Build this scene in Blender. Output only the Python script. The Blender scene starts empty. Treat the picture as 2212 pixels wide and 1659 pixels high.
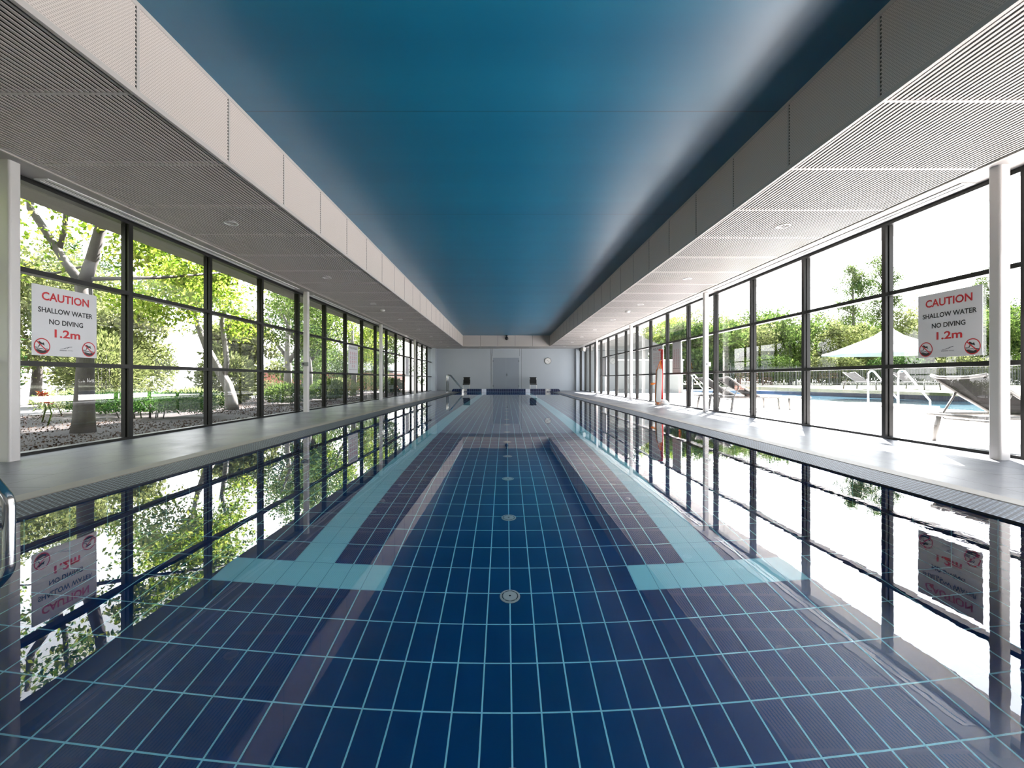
import bpy, math, random
import numpy as np
from mathutils import Vector, Matrix

S = bpy.context.scene
COL = S.collection
PI = math.pi

# ------------------------------------------------------------------ camera
CAMZ = 0.74
cam_d = bpy.data.cameras.new('camera')
cam_d.lens = 16.0
cam_d.sensor_width = 36.0
cam_d.sensor_fit = 'HORIZONTAL'
cam_d.shift_x = (1106.0 - 1092.0) / 2212.0
cam_d.shift_y = (819.0 - 829.5) / 2212.0
cam_d.clip_start = 0.05
cam_d.clip_end = 500
cam = bpy.data.objects.new('camera', cam_d)
cam.location = (0, 0, CAMZ)
cam.rotation_euler = (PI / 2, 0, 0)
COL.objects.link(cam)
S.camera = cam

# ------------------------------------------------------------------ world, sun, exposure
SKY_STRENGTH = 2.1
SKY_GLOW = 3.5          # extra brightness of the sky around the sun
SUN_DIR = (0.48, 0.77, 0.90)
SUN_STRENGTH = 30.0
S.view_settings.view_transform = 'Standard'
S.view_settings.look = 'None'
S.view_settings.gamma = 1.0
S.view_settings.use_curve_mapping = False
S.view_settings.exposure = 1.45

W = bpy.data.worlds.new('world')
S.world = W
W.use_nodes = True
wn = W.node_tree
wn.nodes.clear()
w_out = wn.nodes.new('ShaderNodeOutputWorld')
w_bg = wn.nodes.new('ShaderNodeBackground')
w_ramp = wn.nodes.new('ShaderNodeValToRGB')
w_sep = wn.nodes.new('ShaderNodeSeparateXYZ')
w_tc = wn.nodes.new('ShaderNodeTexCoord')
wn.links.new(w_tc.outputs['Generated'], w_sep.inputs[0])
wn.links.new(w_sep.outputs['Z'], w_ramp.inputs['Fac'])
w_ramp.color_ramp.elements[0].position = 0.0
w_ramp.color_ramp.elements[0].color = (1.0, 1.0, 1.0, 1)
w_ramp.color_ramp.elements[1].position = 0.9
w_ramp.color_ramp.elements[1].color = (0.74, 0.86, 1.0, 1)
wn.links.new(w_ramp.outputs['Color'], w_bg.inputs['Color'])
w_dot = wn.nodes.new('ShaderNodeVectorMath'); w_dot.operation = 'DOT_PRODUCT'
w_dot.inputs[1].default_value = Vector(SUN_DIR).normalized()
wn.links.new(w_tc.outputs['Generated'], w_dot.inputs[0])
w_max = wn.nodes.new('ShaderNodeMath'); w_max.operation = 'MAXIMUM'; w_max.inputs[1].default_value = 0.0
wn.links.new(w_dot.outputs['Value'], w_max.inputs[0])
w_pow = wn.nodes.new('ShaderNodeMath'); w_pow.operation = 'POWER'; w_pow.inputs[1].default_value = 2.5
wn.links.new(w_max.outputs[0], w_pow.inputs[0])
w_str = wn.nodes.new('ShaderNodeMath'); w_str.operation = 'MULTIPLY_ADD'
w_str.inputs[1].default_value = SKY_GLOW; w_str.inputs[2].default_value = SKY_STRENGTH
wn.links.new(w_pow.outputs[0], w_str.inputs[0])
wn.links.new(w_str.outputs[0], w_bg.inputs['Strength'])
wn.links.new(w_bg.outputs[0], w_out.inputs['Surface'])

sun_d = bpy.data.lights.new('sun', 'SUN')
sun_d.energy = SUN_STRENGTH
sun_d.angle = math.radians(0.53)
sun_d.color = (1.0, 0.97, 0.955)
sun = bpy.data.objects.new('sun', sun_d)
sun.rotation_euler = Vector(SUN_DIR).to_track_quat('Z', 'Y').to_euler()
sun.location = (20, 30, 40)
COL.objects.link(sun)

cy = S.cycles
cy.max_bounces = 10
cy.diffuse_bounces = 5
cy.glossy_bounces = 4
cy.transmission_bounces = 6
cy.transparent_max_bounces = 16
cy.caustics_reflective = True
cy.caustics_refractive = True
cy.blur_glossy = 0.05
cy.sample_clamp_indirect = 10.0
cy.use_denoising = True

# ------------------------------------------------------------------ mesh helpers
class MB:
    def __init__(self):
        self.v = []; self.f = []; self.m = []; self.sm = []
        self.mi = 0; self.smooth = False
    def quad(self, a, b, c, d):
        i = len(self.v); self.v += [a, b, c, d]; self.f.append((i, i+1, i+2, i+3))
        self.m.append(self.mi); self.sm.append(self.smooth)
    def poly(self, pts):
        i = len(self.v); self.v += list(pts); self.f.append(tuple(range(i, i+len(pts))))
        self.m.append(self.mi); self.sm.append(self.smooth)
    def box(self, x0, x1, y0, y1, z0, z1):
        i = len(self.v)
        self.v += [(x0,y0,z0),(x1,y0,z0),(x1,y1,z0),(x0,y1,z0),(x0,y0,z1),(x1,y0,z1),(x1,y1,z1),(x0,y1,z1)]
        for q in ((0,3,2,1),(4,5,6,7),(0,1,5,4),(1,2,6,5),(2,3,7,6),(3,0,4,7)):
            self.f.append(tuple(i+k for k in q)); self.m.append(self.mi); self.sm.append(False)
        return self
    def prism(self, pts, axis, a, b):
        """pts: 2-D outline (counter-clockwise), extruded along axis from a to b."""
        def P(p, t):
            if axis == 'x': return (t, p[0], p[1])
            if axis == 'y': return (p[0], t, p[1])
            return (p[0], p[1], t)
        n = len(pts); i = len(self.v)
        self.v += [P(p, a) for p in pts] + [P(p, b) for p in pts]
        fs = [tuple(i+k for k in range(n))[::-1], tuple(i+n+k for k in range(n))]
        fs += [(i+k, i+(k+1) % n, i+n+(k+1) % n, i+n+k) for k in range(n)]
        for q in fs:
            self.f.append(q); self.m.append(self.mi); self.sm.append(False)
        return self
    def tube(self, pts, r, n=12, cap=True):
        pts = [Vector(p) for p in pts]
        rs = r if isinstance(r, (list, tuple)) else [r]*len(pts)
        t0 = (pts[1]-pts[0]).normalized()
        up = Vector((0,0,1)) if abs(t0.z) < 0.9 else Vector((1,0,0))
        u = t0.cross(up).normalized()
        base = len(self.v)
        for k, p in enumerate(pts):
            if k == 0: t = (pts[1]-pts[0])
            elif k == len(pts)-1: t = (pts[-1]-pts[-2])
            else: t = (pts[k+1]-pts[k]).normalized() + (pts[k]-pts[k-1]).normalized()
            t.normalize()
            u = (u - t*u.dot(t)).normalized()
            w = t.cross(u)
            for j in range(n):
                a = 2*PI*j/n
                q = p + (u*math.cos(a) + w*math.sin(a))*rs[k]
                self.v.append((q.x, q.y, q.z))
        for k in range(len(pts)-1):
            for j in range(n):
                a = base+k*n+j; b = base+k*n+(j+1) % n
                self.f.append((a, b, b+n, a+n)); self.m.append(self.mi); self.sm.append(True)
        if cap:
            self.f.append(tuple(base+j for j in range(n))[::-1]); self.m.append(self.mi); self.sm.append(False)
            e = base+(len(pts)-1)*n
            self.f.append(tuple(e+j for j in range(n))); self.m.append(self.mi); self.sm.append(False)
        return self
    def lathe(self, prof, n=32, c=(0,0,0), axis='z', smooth=True, ph=0.0):
        base = len(self.v)
        def P(r, h, a):
            x, y = r*math.cos(a), r*math.sin(a)
            if axis == 'z': return (c[0]+x, c[1]+y, c[2]+h)
            if axis == 'y': return (c[0]+x, c[1]+h, c[2]+y)
            return (c[0]+h, c[1]+x, c[2]+y)
        for (r, h) in prof:
            for j in range(n):
                self.v.append(P(r, h, ph+2*PI*j/n))
        for k in range(len(prof)-1):
            for j in range(n):
                a = base+k*n+j; b = base+k*n+(j+1) % n
                self.f.append((a, b, b+n, a+n)); self.m.append(self.mi); self.sm.append(smooth)
        return self
    def build(self, name, mats, parent=None, loc=None):
        me = bpy.data.meshes.new(name)
        me.from_pydata([tuple(map(float, p)) for p in self.v], [], self.f)
        if not isinstance(mats, (list, tuple)): mats = [mats]
        for m in mats: me.materials.append(m)
        me.polygons.foreach_set('material_index', self.m)
        me.polygons.foreach_set('use_smooth', self.sm)
        me.update()
        o = bpy.data.objects.new(name, me)
        COL.objects.link(o)
        if parent is not None: o.parent = parent
        if loc is not None: o.location = loc
        return o

def bevel(o, w=0.004, seg=2):
    b = o.modifiers.new('bevel', 'BEVEL'); b.width = w; b.segments = seg; b.limit_method = 'ANGLE'
    return o

def empty(name, loc=(0,0,0), rz=0.0):
    o = bpy.data.objects.new(name, None); COL.objects.link(o)
    o.location = loc; o.rotation_euler = (0,0,rz); o.empty_display_size = 0.1
    return o

def tag(o, label, cat, group=None, kind=None):
    o['label'] = label; o['category'] = cat
    if group: o['group'] = group
    if kind: o['kind'] = kind
    return o

def struct(o):
    o['kind'] = 'structure'; return o

def copy_tree(o, parent=None):
    c = o.copy(); COL.objects.link(c)
    if parent is not None: c.parent = parent
    for ch in list(o.children): copy_tree(ch, c)
    return c

ORD = ['first','second','third','fourth','fifth','sixth','seventh','eighth','ninth','tenth','eleventh','twelfth',
       'thirteenth','fourteenth','fifteenth','sixteenth','seventeenth','eighteenth','nineteenth','twentieth','twenty-first','twenty-second','twenty-third','twenty-fourth']

def leaf_mesh(name, P, size, mat, parent=None, seed=1, droop=0.0, aspect=0.5):
    """P: (n,3) leaf positions; one rhombic, slightly folded leaf at each."""
    rng = np.random.default_rng(seed)
    n = len(P)
    d = rng.normal(size=(n,3)); d[:,2] -= droop
    d /= np.linalg.norm(d, axis=1)[:,None]
    e = rng.normal(size=(n,3)); e -= d*(e*d).sum(1)[:,None]; e /= np.linalg.norm(e, axis=1)[:,None]
    nn = np.cross(d, e)
    L = size*(0.65+0.7*rng.random(n))[:,None]
    w = L*aspect
    a = P; b = P + d*L*0.45 + e*w*0.5 + nn*L*0.08; c = P + d*L; f = P + d*L*0.45 - e*w*0.5 + nn*L*0.08
    V = np.stack([a,b,c,f], 1).reshape(-1,3)
    me = bpy.data.meshes.new(name)
    me.vertices.add(4*n); me.vertices.foreach_set('co', V.astype(np.float32).ravel())
    me.loops.add(4*n); me.loops.foreach_set('vertex_index', np.arange(4*n, dtype=np.int32))
    me.polygons.add(n); me.polygons.foreach_set('loop_start', np.arange(0,4*n,4, dtype=np.int32))
    me.update(calc_edges=True)
    me.materials.append(mat)
    o = bpy.data.objects.new(name, me); COL.objects.link(o)
    if parent is not None: o.parent = parent
    return o

# ------------------------------------------------------------------ material helpers
def s2l(c):
    return tuple(((x/12.92) if x <= 0.04045 else ((x+0.055)/1.055)**2.4) for x in [k/255.0 for k in c])

class NT:
    def __init__(self, name):
        self.mat = bpy.data.materials.new(name); self.mat.use_nodes = True
        self.t = self.mat.node_tree; self.t.nodes.clear()
        self.out = self.t.nodes.new('ShaderNodeOutputMaterial')
    def n(self, typ, **kw):
        x = self.t.nodes.new('ShaderNode'+typ)
        for k, v in kw.items(): setattr(x, k, v)
        return x
    def l(self, a, b): self.t.links.new(a, b)
    def val(self, sock, v):
        if hasattr(v, 'is_output'): self.l(v, sock)
        else: sock.default_value = v
    def math(self, op, a, b=None, c=None, clamp=False):
        x = self.n('Math', operation=op); x.use_clamp = clamp
        self.val(x.inputs[0], a)
        if b is not None: self.val(x.inputs[1], b)
        if c is not None: self.val(x.inputs[2], c)
        return x.outputs[0]
    def pos(self):
        if not hasattr(self, '_p'):
            self._tc = self.n('TexCoord'); s = self.n('SeparateXYZ'); self.l(self._tc.outputs['Object'], s.inputs[0])
            self._p = s.outputs
        return self._p
    def vec(self):
        self.pos(); return self._tc.outputs['Object']
    def mixc(self, f, a, b):
        x = self.n('Mix', data_type='RGBA')
        self.val(x.inputs[0], f); 
        for s, c in ((x.inputs[6], a), (x.inputs[7], b)):
            if hasattr(c, 'is_output'): self.l(c, s)
            else: s.default_value = (*c[:3], 1)
        return x.outputs[2]
    def noise(self, scale, detail=3.0, rough=0.5, vec=None, sx=None):
        x = self.n('TexNoise'); x.inputs['Scale'].default_value = scale; x.inputs['Detail'].default_value = detail
        x.inputs['Roughness'].default_value = rough
        v = vec or self.vec()
        if sx:
            mp = self.n('Mapping'); mp.inputs['Scale'].default_value = sx; self.l(v, mp.inputs[0]); v = mp.outputs[0]
        self.l(v, x.inputs['Vector'])
        return x.outputs['Fac']
    def line(self, coord, pitch, width, off=0.0):
        """1 on a grout line of the given width, repeating at pitch."""
        a = self.math('SUBTRACT', coord, off)
        a = self.math('DIVIDE', a, pitch)
        a = self.math('FRACT', a)
        a = self.math('SUBTRACT', a, 0.5)
        a = self.math('ABSOLUTE', a)
        return self.math('GREATER_THAN', a, 0.5 - 0.5*width/pitch)
    def bsdf(self, color, rough=0.5, metal=0.0, spec=0.5, normal=None):
        b = self.n('BsdfPrincipled')
        if hasattr(color, 'is_output'): self.l(color, b.inputs['Base Color'])
        else: b.inputs['Base Color'].default_value = (*color[:3], 1)
        self.val(b.inputs['Roughness'], rough); b.inputs['Metallic'].default_value = metal
        b.inputs['Specular IOR Level'].default_value = spec
        if normal is not None: self.l(normal, b.inputs['Normal'])
        self.l(b.outputs[0], self.out.inputs['Surface'])
        return b
    def bump(self, h, dist, strength=1.0):
        x = self.n('Bump'); x.inputs['Distance'].default_value = dist; x.inputs['Strength'].default_value = strength
        self.l(h, x.inputs['Height']); return x.outputs['Normal']

def plain(name, rgb, rough=0.5, metal=0.0, spec=0.5, var=0.0, vscale=6.0):
    m = NT(name); c = tuple(x*(0.78 if not metal else 1.0) for x in s2l(rgb))
    if var:
        f = m.noise(vscale, 4)
        col = m.mixc(f, tuple(x*(1-var) for x in c), tuple(min(1, x*(1+var)) for x in c))
    else: col = c
    m.bsdf(col, rough, metal, spec)
    return m.mat

M = {}
TW, TL = 0.127, 0.2565           # pool tile pitch
TX0, TY0 = 0.026, 0.140          # a grout crossing
def tile_mat(name, rgb, grout, axes, pitch, offs, gw=0.0075, rough=0.25, mottle=0.25):
    m = NT(name); p = m.pos()
    a = m.line(p[axes[0]], pitch[0], gw, offs[0]); b = m.line(p[axes[1]], pitch[1], gw, offs[1])
    g = m.math('MAXIMUM', a, b)
    c = s2l(rgb)
    f = m.noise(2.2, 3)
    tc = m.mixc(f, tuple(x*(1-mottle) for x in c), tuple(min(1, x*(1+mottle)) for x in c))
    m.bsdf(m.mixc(g, tc, s2l(grout)), rough)
    return m.mat
GR = (160, 236, 255)
M['pool_tile'] = tile_mat('pool_tile_navy', (0, 60, 120), GR, (0,1), (TW,TL), (TX0,TY0))
M['pool_tile_light'] = tile_mat('pool_tile_pale_blue', (160, 236, 255), (104, 176, 208), (0,1), (TW,TL), (TX0,TY0), 0.004, mottle=0.05)
M['pool_side'] = tile_mat('pool_side_tile', (0, 60, 120), GR, (1,2), (TL,TW), (TY0,-0.004))
M['pool_end'] = tile_mat('pool_end_tile', (6, 24, 62), (110, 135, 165), (0,2), (TW,0.165), (TX0,-0.004), 0.007)
M['pool_out'] = tile_mat('outdoor_pool_mosaic', (22, 52, 96), (90, 110, 128), (1,2), (0.05,0.05), (0,0), 0.006, mottle=0.9)

# deck tiles, wet and slightly glossy
m = NT('deck_tile'); p = m.pos()
row = m.math('FLOOR', m.math('DIVIDE', m.math('SUBTRACT', p[0], 0.36), 0.43))
sh = m.math('MULTIPLY', m.math('MODULO', m.math('ABSOLUTE', row), 2.0), 0.43)
ya = m.math('ADD', p[1], sh)
g = m.math('MAXIMUM', m.line(p[0], 0.43, 0.009, 0.36), m.line(ya, 0.86, 0.009, 0.1))
wet = m.noise(1.3, 5, 0.6)
fine = m.noise(60, 2)
base = m.mixc(fine, s2l((88,89,93)), s2l((108,109,114)))
wr = m.n('MapRange'); m.l(wet, wr.inputs[0]); wr.inputs[1].default_value = 0.35; wr.inputs[2].default_value = 0.65
wr.inputs[3].default_value = 0.28; wr.inputs[4].default_value = 0.40
m.bsdf(m.mixc(g, base, s2l((44,43,43))), wr.outputs[0], spec=0.13, normal=m.bump(fine, 0.0006))
M['deck'] = m.mat
M['coping'] = plain('coping_stone', (150,142,132), 0.55, var=0.12, vscale=9)
# overflow grate: dark bars with pale gaps
m = NT('overflow_grate'); p = m.pos()
ga = m.math('GREATER_THAN', m.math('FRACT', m.math('DIVIDE', p[0], 0.030)), 0.70)
gb = m.math('GREATER_THAN', m.math('FRACT', m.math('ADD', m.math('DIVIDE', p[1], 0.036), m.math('MULTIPLY', m.math('FLOOR', m.math('DIVIDE', p[0], 0.030)), 0.5))), 0.45)
gm = m.math('MULTIPLY', ga, gb)
m.bsdf(m.mixc(gm, s2l((13,21,36)), s2l((150,168,184))), 0.55, spec=0.2)
M['grate'] = m.mat

# water
m = NT('pool_water'); p = m.pos()
n1 = m.noise(2.2, 2, 0.4)
n2 = m.noise(13.0, 2, 0.5)
n3 = m.noise(26.0, 2, 0.5, sx=(1.0, 0.45, 1.0))
side = m.n('MapRange'); m.l(p[0], side.inputs[0]); side.inputs[1].default_value = 0.6; side.inputs[2].default_value = 2.5
sidel = m.n('MapRange'); m.l(p[0], sidel.inputs[0]); sidel.inputs[1].default_value = -2.0; sidel.inputs[2].default_value = -2.58
sidel.inputs[4].default_value = 0.35
sd = m.math('MAXIMUM', side.outputs[0], sidel.outputs[0])
patch = m.n('MapRange'); m.l(m.noise(0.8, 2), patch.inputs[0]); patch.inputs[1].default_value = 0.42; patch.inputs[2].default_value = 0.66
h = m.math('MULTIPLY', n1, 0.00045)
h = m.math('ADD', h, m.math('MULTIPLY', n2, m.math('MULTIPLY_ADD', sd, 0.00020, 0.00002)))
h = m.math('ADD', h, m.math('MULTIPLY', m.math('MULTIPLY', n3, 0.00030), m.math('MULTIPLY', sd, patch.outputs[0])))
nrm = m.bump(h, 1.0)
fr = m.n('Fresnel'); fr.inputs['IOR'].default_value = 1.333; m.l(nrm, fr.inputs['Normal'])
F = fr.outputs[0]
def smooth(x, a, b_):
    r = m.n('MapRange'); r.interpolation_type = 'SMOOTHSTEP'; m.l(x, r.inputs[0]); r.inputs[1].default_value = a; r.inputs[2].default_value = b_; return r.outputs[0]
up = m.math('MULTIPLY', smooth(F, 0.11, 0.2), m.math('SUBTRACT', 1.0, smooth(F, 0.25, 0.6)))
fac = m.math('MULTIPLY_ADD', up, 0.12, F, clamp=True)
rf = m.n('BsdfRefraction'); rf.inputs['IOR'].default_value = 1.333; rf.inputs['Roughness'].default_value = 0.0
rf.inputs['Color'].default_value = (0.92, 0.985, 1.0, 1); m.l(nrm, rf.inputs['Normal'])
gl = m.n('BsdfGlossy'); gl.inputs['Roughness'].default_value = 0.0; m.l(nrm, gl.inputs['Normal'])
gl.inputs['Color'].default_value = (1,1,1,1)
mx = m.n('MixShader'); m.l(fac, mx.inputs[0]); m.l(rf.outputs[0], mx.inputs[1]); m.l(gl.outputs[0], mx.inputs[2])
m.l(mx.outputs[0], m.out.inputs['Surface'])
M['water'] = m.mat

# thin glass
m = NT('window_glass')
fr = m.n('Fresnel')
geo = m.n('NewGeometry')        # same reflectance from both sides of a thin pane
m.l(m.math('MULTIPLY_ADD', geo.outputs['Backfacing'], 1/1.5-1.5, 1.5), fr.inputs['IOR'])
fac = m.math('MULTIPLY', fr.outputs[0], 1.7, clamp=True)
tr = m.n('BsdfTransparent'); tr.inputs['Color'].default_value = (0.96, 0.955, 0.95, 1)
gl = m.n('BsdfGlossy'); gl.inputs['Roughness'].default_value = 0.0
mx = m.n('MixShader'); m.l(fac, mx.inputs[0]); m.l(tr.outputs[0], mx.inputs[1]); m.l(gl.outputs[0], mx.inputs[2])
m.l(mx.outputs[0], m.out.inputs['Surface'])
M['glass'] = m.mat

M['frame'] = plain('window_frame_bronze', (12,12,11), 0.4, 0.0, 0.35)
M['white'] = plain('white_paint', (176,174,172), 0.4)
M['column'] = plain('column_paint', (212,208,206), 0.32, var=0.03, vscale=3)
M['soffit'] = plain('soffit_slat', (190,183,178), 0.55)
M['soffit_back'] = plain('soffit_backing', (22,22,22), 0.8)
M['soffit_plain'] = plain('soffit_plasterboard', (172,167,164), 0.5)
M['eave'] = plain('eave_lining', (172,168,165), 0.6)
M['roof'] = plain('roof_sheet', (120,120,118), 0.6)
M['chrome'] = plain('polished_steel', (205,205,205), 0.14, 1.0)
M['black'] = plain('black_plastic', (16,18,22), 0.4)
M['wall'] = plain('wall_panel_paint', (182,190,199), 0.55, var=0.03, vscale=1.5)
M['door'] = plain('door_paint', (148,158,170), 0.45)
M['seam'] = plain('dark_joint', (70,70,68), 0.7)
M['white_plastic'] = plain('white_plastic', (226,226,224), 0.35)
M['grey_plastic'] = plain('grey_plastic', (128,130,128), 0.45)

# perforated fascia
m = NT('perforated_fascia'); p = m.pos()
pz = m.math('FRACT', m.math('DIVIDE', p[2], 0.013))
py = m.math('FRACT', m.math('ADD', m.math('DIVIDE', p[1], 0.022), m.math('MULTIPLY', m.math('FLOOR', m.math('DIVIDE', p[2], 0.013)), 0.5)))
hole = m.math('MULTIPLY', m.math('GREATER_THAN', pz, 0.62), m.math('GREATER_THAN', py, 0.35))
fx = m.math('MULTIPLY', m.math('LESS_THAN', m.math('ABSOLUTE', m.math('SUBTRACT', p[2], 3.02)), 0.285), hole)
m.bsdf(m.mixc(fx, s2l((192,181,174)), s2l((146,137,131))), 0.55)
M['fascia'] = m.mat

# blue ceiling sheet
m = NT('blue_ceiling'); p = m.pos()
band = m.noise(1.0, 4, 0.55, sx=(0.06, 1.6, 1.0))
blot = m.noise(1.4, 4, 0.6)
c = m.mixc(band, s2l((2,84,116)), s2l((22,118,148)))
c = m.mixc(m.math('MULTIPLY', blot, 0.35), c, s2l((2,78,112)))
seam = m.line(p[1], 2.76, 0.02, 7.18)
c = m.mixc(m.math('MULTIPLY', seam, 0.5), c, s2l((8,40,58)))
m.bsdf(c, 0.32, spec=0.85)
M['ceiling'] = m.mat

def leaf_mat(name, cols, trans=0.5, dark=0.40):
    m = NT(name)
    g = m.n('NewGeometry'); r = m.n('ValToRGB'); m.l(g.outputs['Random Per Island'], r.inputs[0])
    e = r.color_ramp.elements
    while len(e) < len(cols): e.new(0.5)
    for k, c in enumerate(cols):
        e[k].position = k/(len(cols)-1); e[k].color = (*[q*dark for q in s2l(c)], 1)
    d = m.n('BsdfDiffuse'); t = m.n('BsdfTranslucent'); mx = m.n('MixShader'); mx.inputs[0].default_value = trans
    m.l(r.outputs[0], d.inputs[0]); m.l(r.outputs[0], t.inputs[0]); m.l(d.outputs[0], mx.inputs[1]); m.l(t.outputs[0], mx.inputs[2])
    m.l(mx.outputs[0], m.out.inputs['Surface'])
    return m.mat
M['leaf_lime'] = leaf_mat('lime_leaves', [(88,122,30),(134,166,50),(166,186,72),(200,204,104)], 0.5, 0.54)
M['leaf_green'] = leaf_mat('green_leaves', [(70,98,44),(104,132,62),(138,158,84)], 0.45)
M['leaf_olive'] = leaf_mat('olive_leaves', [(92,104,60),(132,142,84),(164,168,112)], 0.4, 0.48)
M['leaf_dark'] = leaf_mat('dark_leaves', [(40,66,36),(70,100,52),(104,130,72)], 0.4)
M['leaf_hedge'] = leaf_mat('hedge_leaves', [(46,88,38),(78,120,52),(112,148,78)], 0.4, 0.5)
M['leaf_pale'] = leaf_mat('pale_grass_blades', [(120,140,80),(168,184,116),(204,208,160)], 0.4, 0.42)
M['flower'] = leaf_mat('orange_petals', [(230,84,40),(250,120,60)], 0.4)
M['litter'] = leaf_mat('leaf_litter', [(92,66,52),(150,110,84),(186,160,140),(120,104,94)], 0.1, 0.16)
M['bark_grey'] = plain('grey_bark', (76,70,65), 0.8, var=0.35, vscale=14)
M['bark_pale'] = plain('pale_bark', (112,107,102), 0.75, var=0.2, vscale=6)
m = NT('mulch'); f = m.noise(18, 5, 0.7); f2 = m.noise(3, 3)
c = m.mixc(f, s2l((9,7,6)), s2l((44,36,32)))
c = m.mixc(m.math('MULTIPLY', f2, 0.4), c, s2l((42,27,20)))
m.bsdf(c, 0.9, normal=m.bump(f, 0.03)); M['mulch'] = m.mat
m = NT('lawn'); f = m.noise(25, 5, 0.7)
m.bsdf(m.mixc(f, s2l((36,44,16)), s2l((60,68,30))), 0.9, normal=m.bump(f, 0.02)); M['lawn'] = m.mat
m = NT('terrace_concrete'); p = m.pos(); f = m.noise(5, 4)
g = m.math('MAXIMUM', m.line(p[0], 0.6, 0.006, 0.1), m.line(p[1], 0.6, 0.006, 0.2))
m.bsdf(m.mixc(m.math('MULTIPLY', g, 0.35), m.mixc(f, s2l((208,203,199)), s2l((226,222,219))), s2l((150,146,140))), 0.7); M['terrace'] = m.mat
m = NT('brickwork'); br = m.n('TexBrick'); mp = m.n('Mapping'); mp.inputs['Rotation'].default_value = (PI/2, 0, 0)
m.l(m.vec(), mp.inputs[0]); m.l(mp.outputs[0], br.inputs['Vector'])
br.inputs['Color1'].default_value = (*s2l((176,84,62)),1); br.inputs['Color2'].default_value = (*s2l((150,66,50)),1); br.inputs['Mortar'].default_value = (*s2l((190,176,164)),1)
br.inputs['Scale'].default_value = 4.0
m.bsdf(br.outputs['Color'], 0.85); M['brick'] = m.mat
m = NT('corrugated_roof'); p = m.pos(); f = m.math('FRACT', m.math('DIVIDE', p[1], 0.22))
m.bsdf(m.mixc(f, s2l((62,62,58)), s2l((84,84,80))), 0.6); M['house_roof'] = m.mat
M['white_wall'] = plain('rendered_wall', (120,122,118), 0.7, var=0.04)
M['sign_white'] = plain('sign_board', (212,212,215), 0.45)
M['sign_red'] = plain('sign_red', (196,26,36), 0.5)
M['sign_black'] = plain('sign_black', (22,22,24), 0.5)
M['sign_grey'] = plain('sign_grey', (96,96,100), 0.5)
M['red_pole'] = plain('red_pole', (178,26,20), 0.35)
M['orange'] = plain('orange_webbing', (236,128,40), 0.5)
M['tube_grey'] = plain('grey_foam', (176,178,176), 0.6)
M['sling'] = plain('grey_sling', (24,23,22), 0.8, spec=0.03, var=0.25, vscale=60)
M['lounger_frame'] = plain('lounger_frame', (104,101,97), 0.5)
M['canvas'] = plain('white_canvas', (238,238,236), 0.8)
m = NT('still_water'); gl = m.n('BsdfGlossy'); gl.inputs['Roughness'].default_value = 0.04
nrm = m.bump(m.noise(5, 3), 0.004); m.l(nrm, gl.inputs['Normal'])
m.bsdf(s2l((56,84,96)), 0.06, normal=nrm); M['out_water'] = m.mat
M['fence'] = plain('fence_powdercoat', (70,72,70), 0.5)
M['asphalt'] = plain('pale_path', (112,109,106), 0.8, var=0.1)
M['far_green'] = leaf_mat('far_leaves', [(84,104,60),(116,134,80),(150,160,110)], 0.4)

# ------------------------------------------------------------------ geometry constants
XL, XR = -4.70, 4.80            # glass lines
PL, PR = -2.59, 2.65            # pool edges
YN, YF = -3.6, 29.2             # room length
YP0, YP1 = 0.25, 26.80          # pool length
CL, CR = -3.10, 3.14            # outer edge of coping
GL, GRR = -2.94, 3.00           # outer edge of the grate
ZS, ZC = 2.70, 3.34             # soffit, blue ceiling
FL, FR = -2.534, 2.645          # fascia lines
WZ = -0.012
DEPTH = -1.21

# ------------------------------------------------------------------ floor and pool shell
b = MB()
b.box(XL-0.06, CL, YN, YF, -0.25, 0.0); b.box(CR, XR+0.06, YN, YF, -0.25, 0.0)
b.box(CL, CR, 27.10, YF, -0.25, 0.0); b.box(CL, CR, YN, -0.28, -0.25, 0.0)
struct(b.build('floor', M['deck']))
b = MB()
b.box(CL, GL, -0.28, YP1, -0.2, 0.004); b.box(GRR, CR, -0.28, YP1, -0.2, 0.004); b.box(GL, GRR, -0.28, 0.0, -0.2, 0.004)
struct(bevel(b.build('trim_1', M['coping']), 0.006))
for side, x0, x1 in (('left', GL, PL), ('right', PR, GRR)):
    b = MB().box(x0+0.004, x1-0.004, 0.0, YP1, -0.03, 0.0)
    o = b.build('drain_grate', M['grate'])
    tag(o, 'dark overflow grate along the %s edge of the indoor pool' % ('garden-side' if side == 'left' else 'terrace-side'), 'grate', 'overflow grates')
b = MB().box(PL+0.0, PR, 0.004, YP0, -0.03, 0.0)
tag(b.build('drain_grate', M['grate']), 'dark overflow grate across the near end of the indoor pool', 'grate', 'overflow grates')

def floor_cells(b):
    # navy floor with pale T-marks, cut on the tile grid
    def X(k): return TX0 + k*TW
    def Y(k): return TY0 + k*TL
    yb0, yb1 = Y(10), Y(11)            # near cross bar of each T
    ye0, ye1 = Y(99), Y(100)
    xs = [PL, X(-14), X(-11), X(-9), X(-6), X(6), X(9), X(11), X(14), PR]
    ys = [YP0, yb0, yb1, ye0, ye1, YP1]
    for i in range(len(xs)-1):
        for j in range(len(ys)-1):
            stem = (i in (2, 6)) and j in (1, 2, 3)
            bar = (i in (1, 2, 3, 5, 6, 7)) and j in (1, 3)
            b.mi = 1 if (stem or bar) else 0
            b.quad((xs[i],ys[j],DEPTH),(xs[i+1],ys[j],DEPTH),(xs[i+1],ys[j+1],DEPTH),(xs[i],ys[j+1],DEPTH))
b = MB(); floor_cells(b)
struct(b.build('pool_floor', [M['pool_tile'], M['pool_tile_light']]))
b = MB().box(PL-0.2, PL, YP0-0.1, YP1, DEPTH-0.1, -0.031); struct(b.build('pool_wall_left', M['pool_side']))
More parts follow.
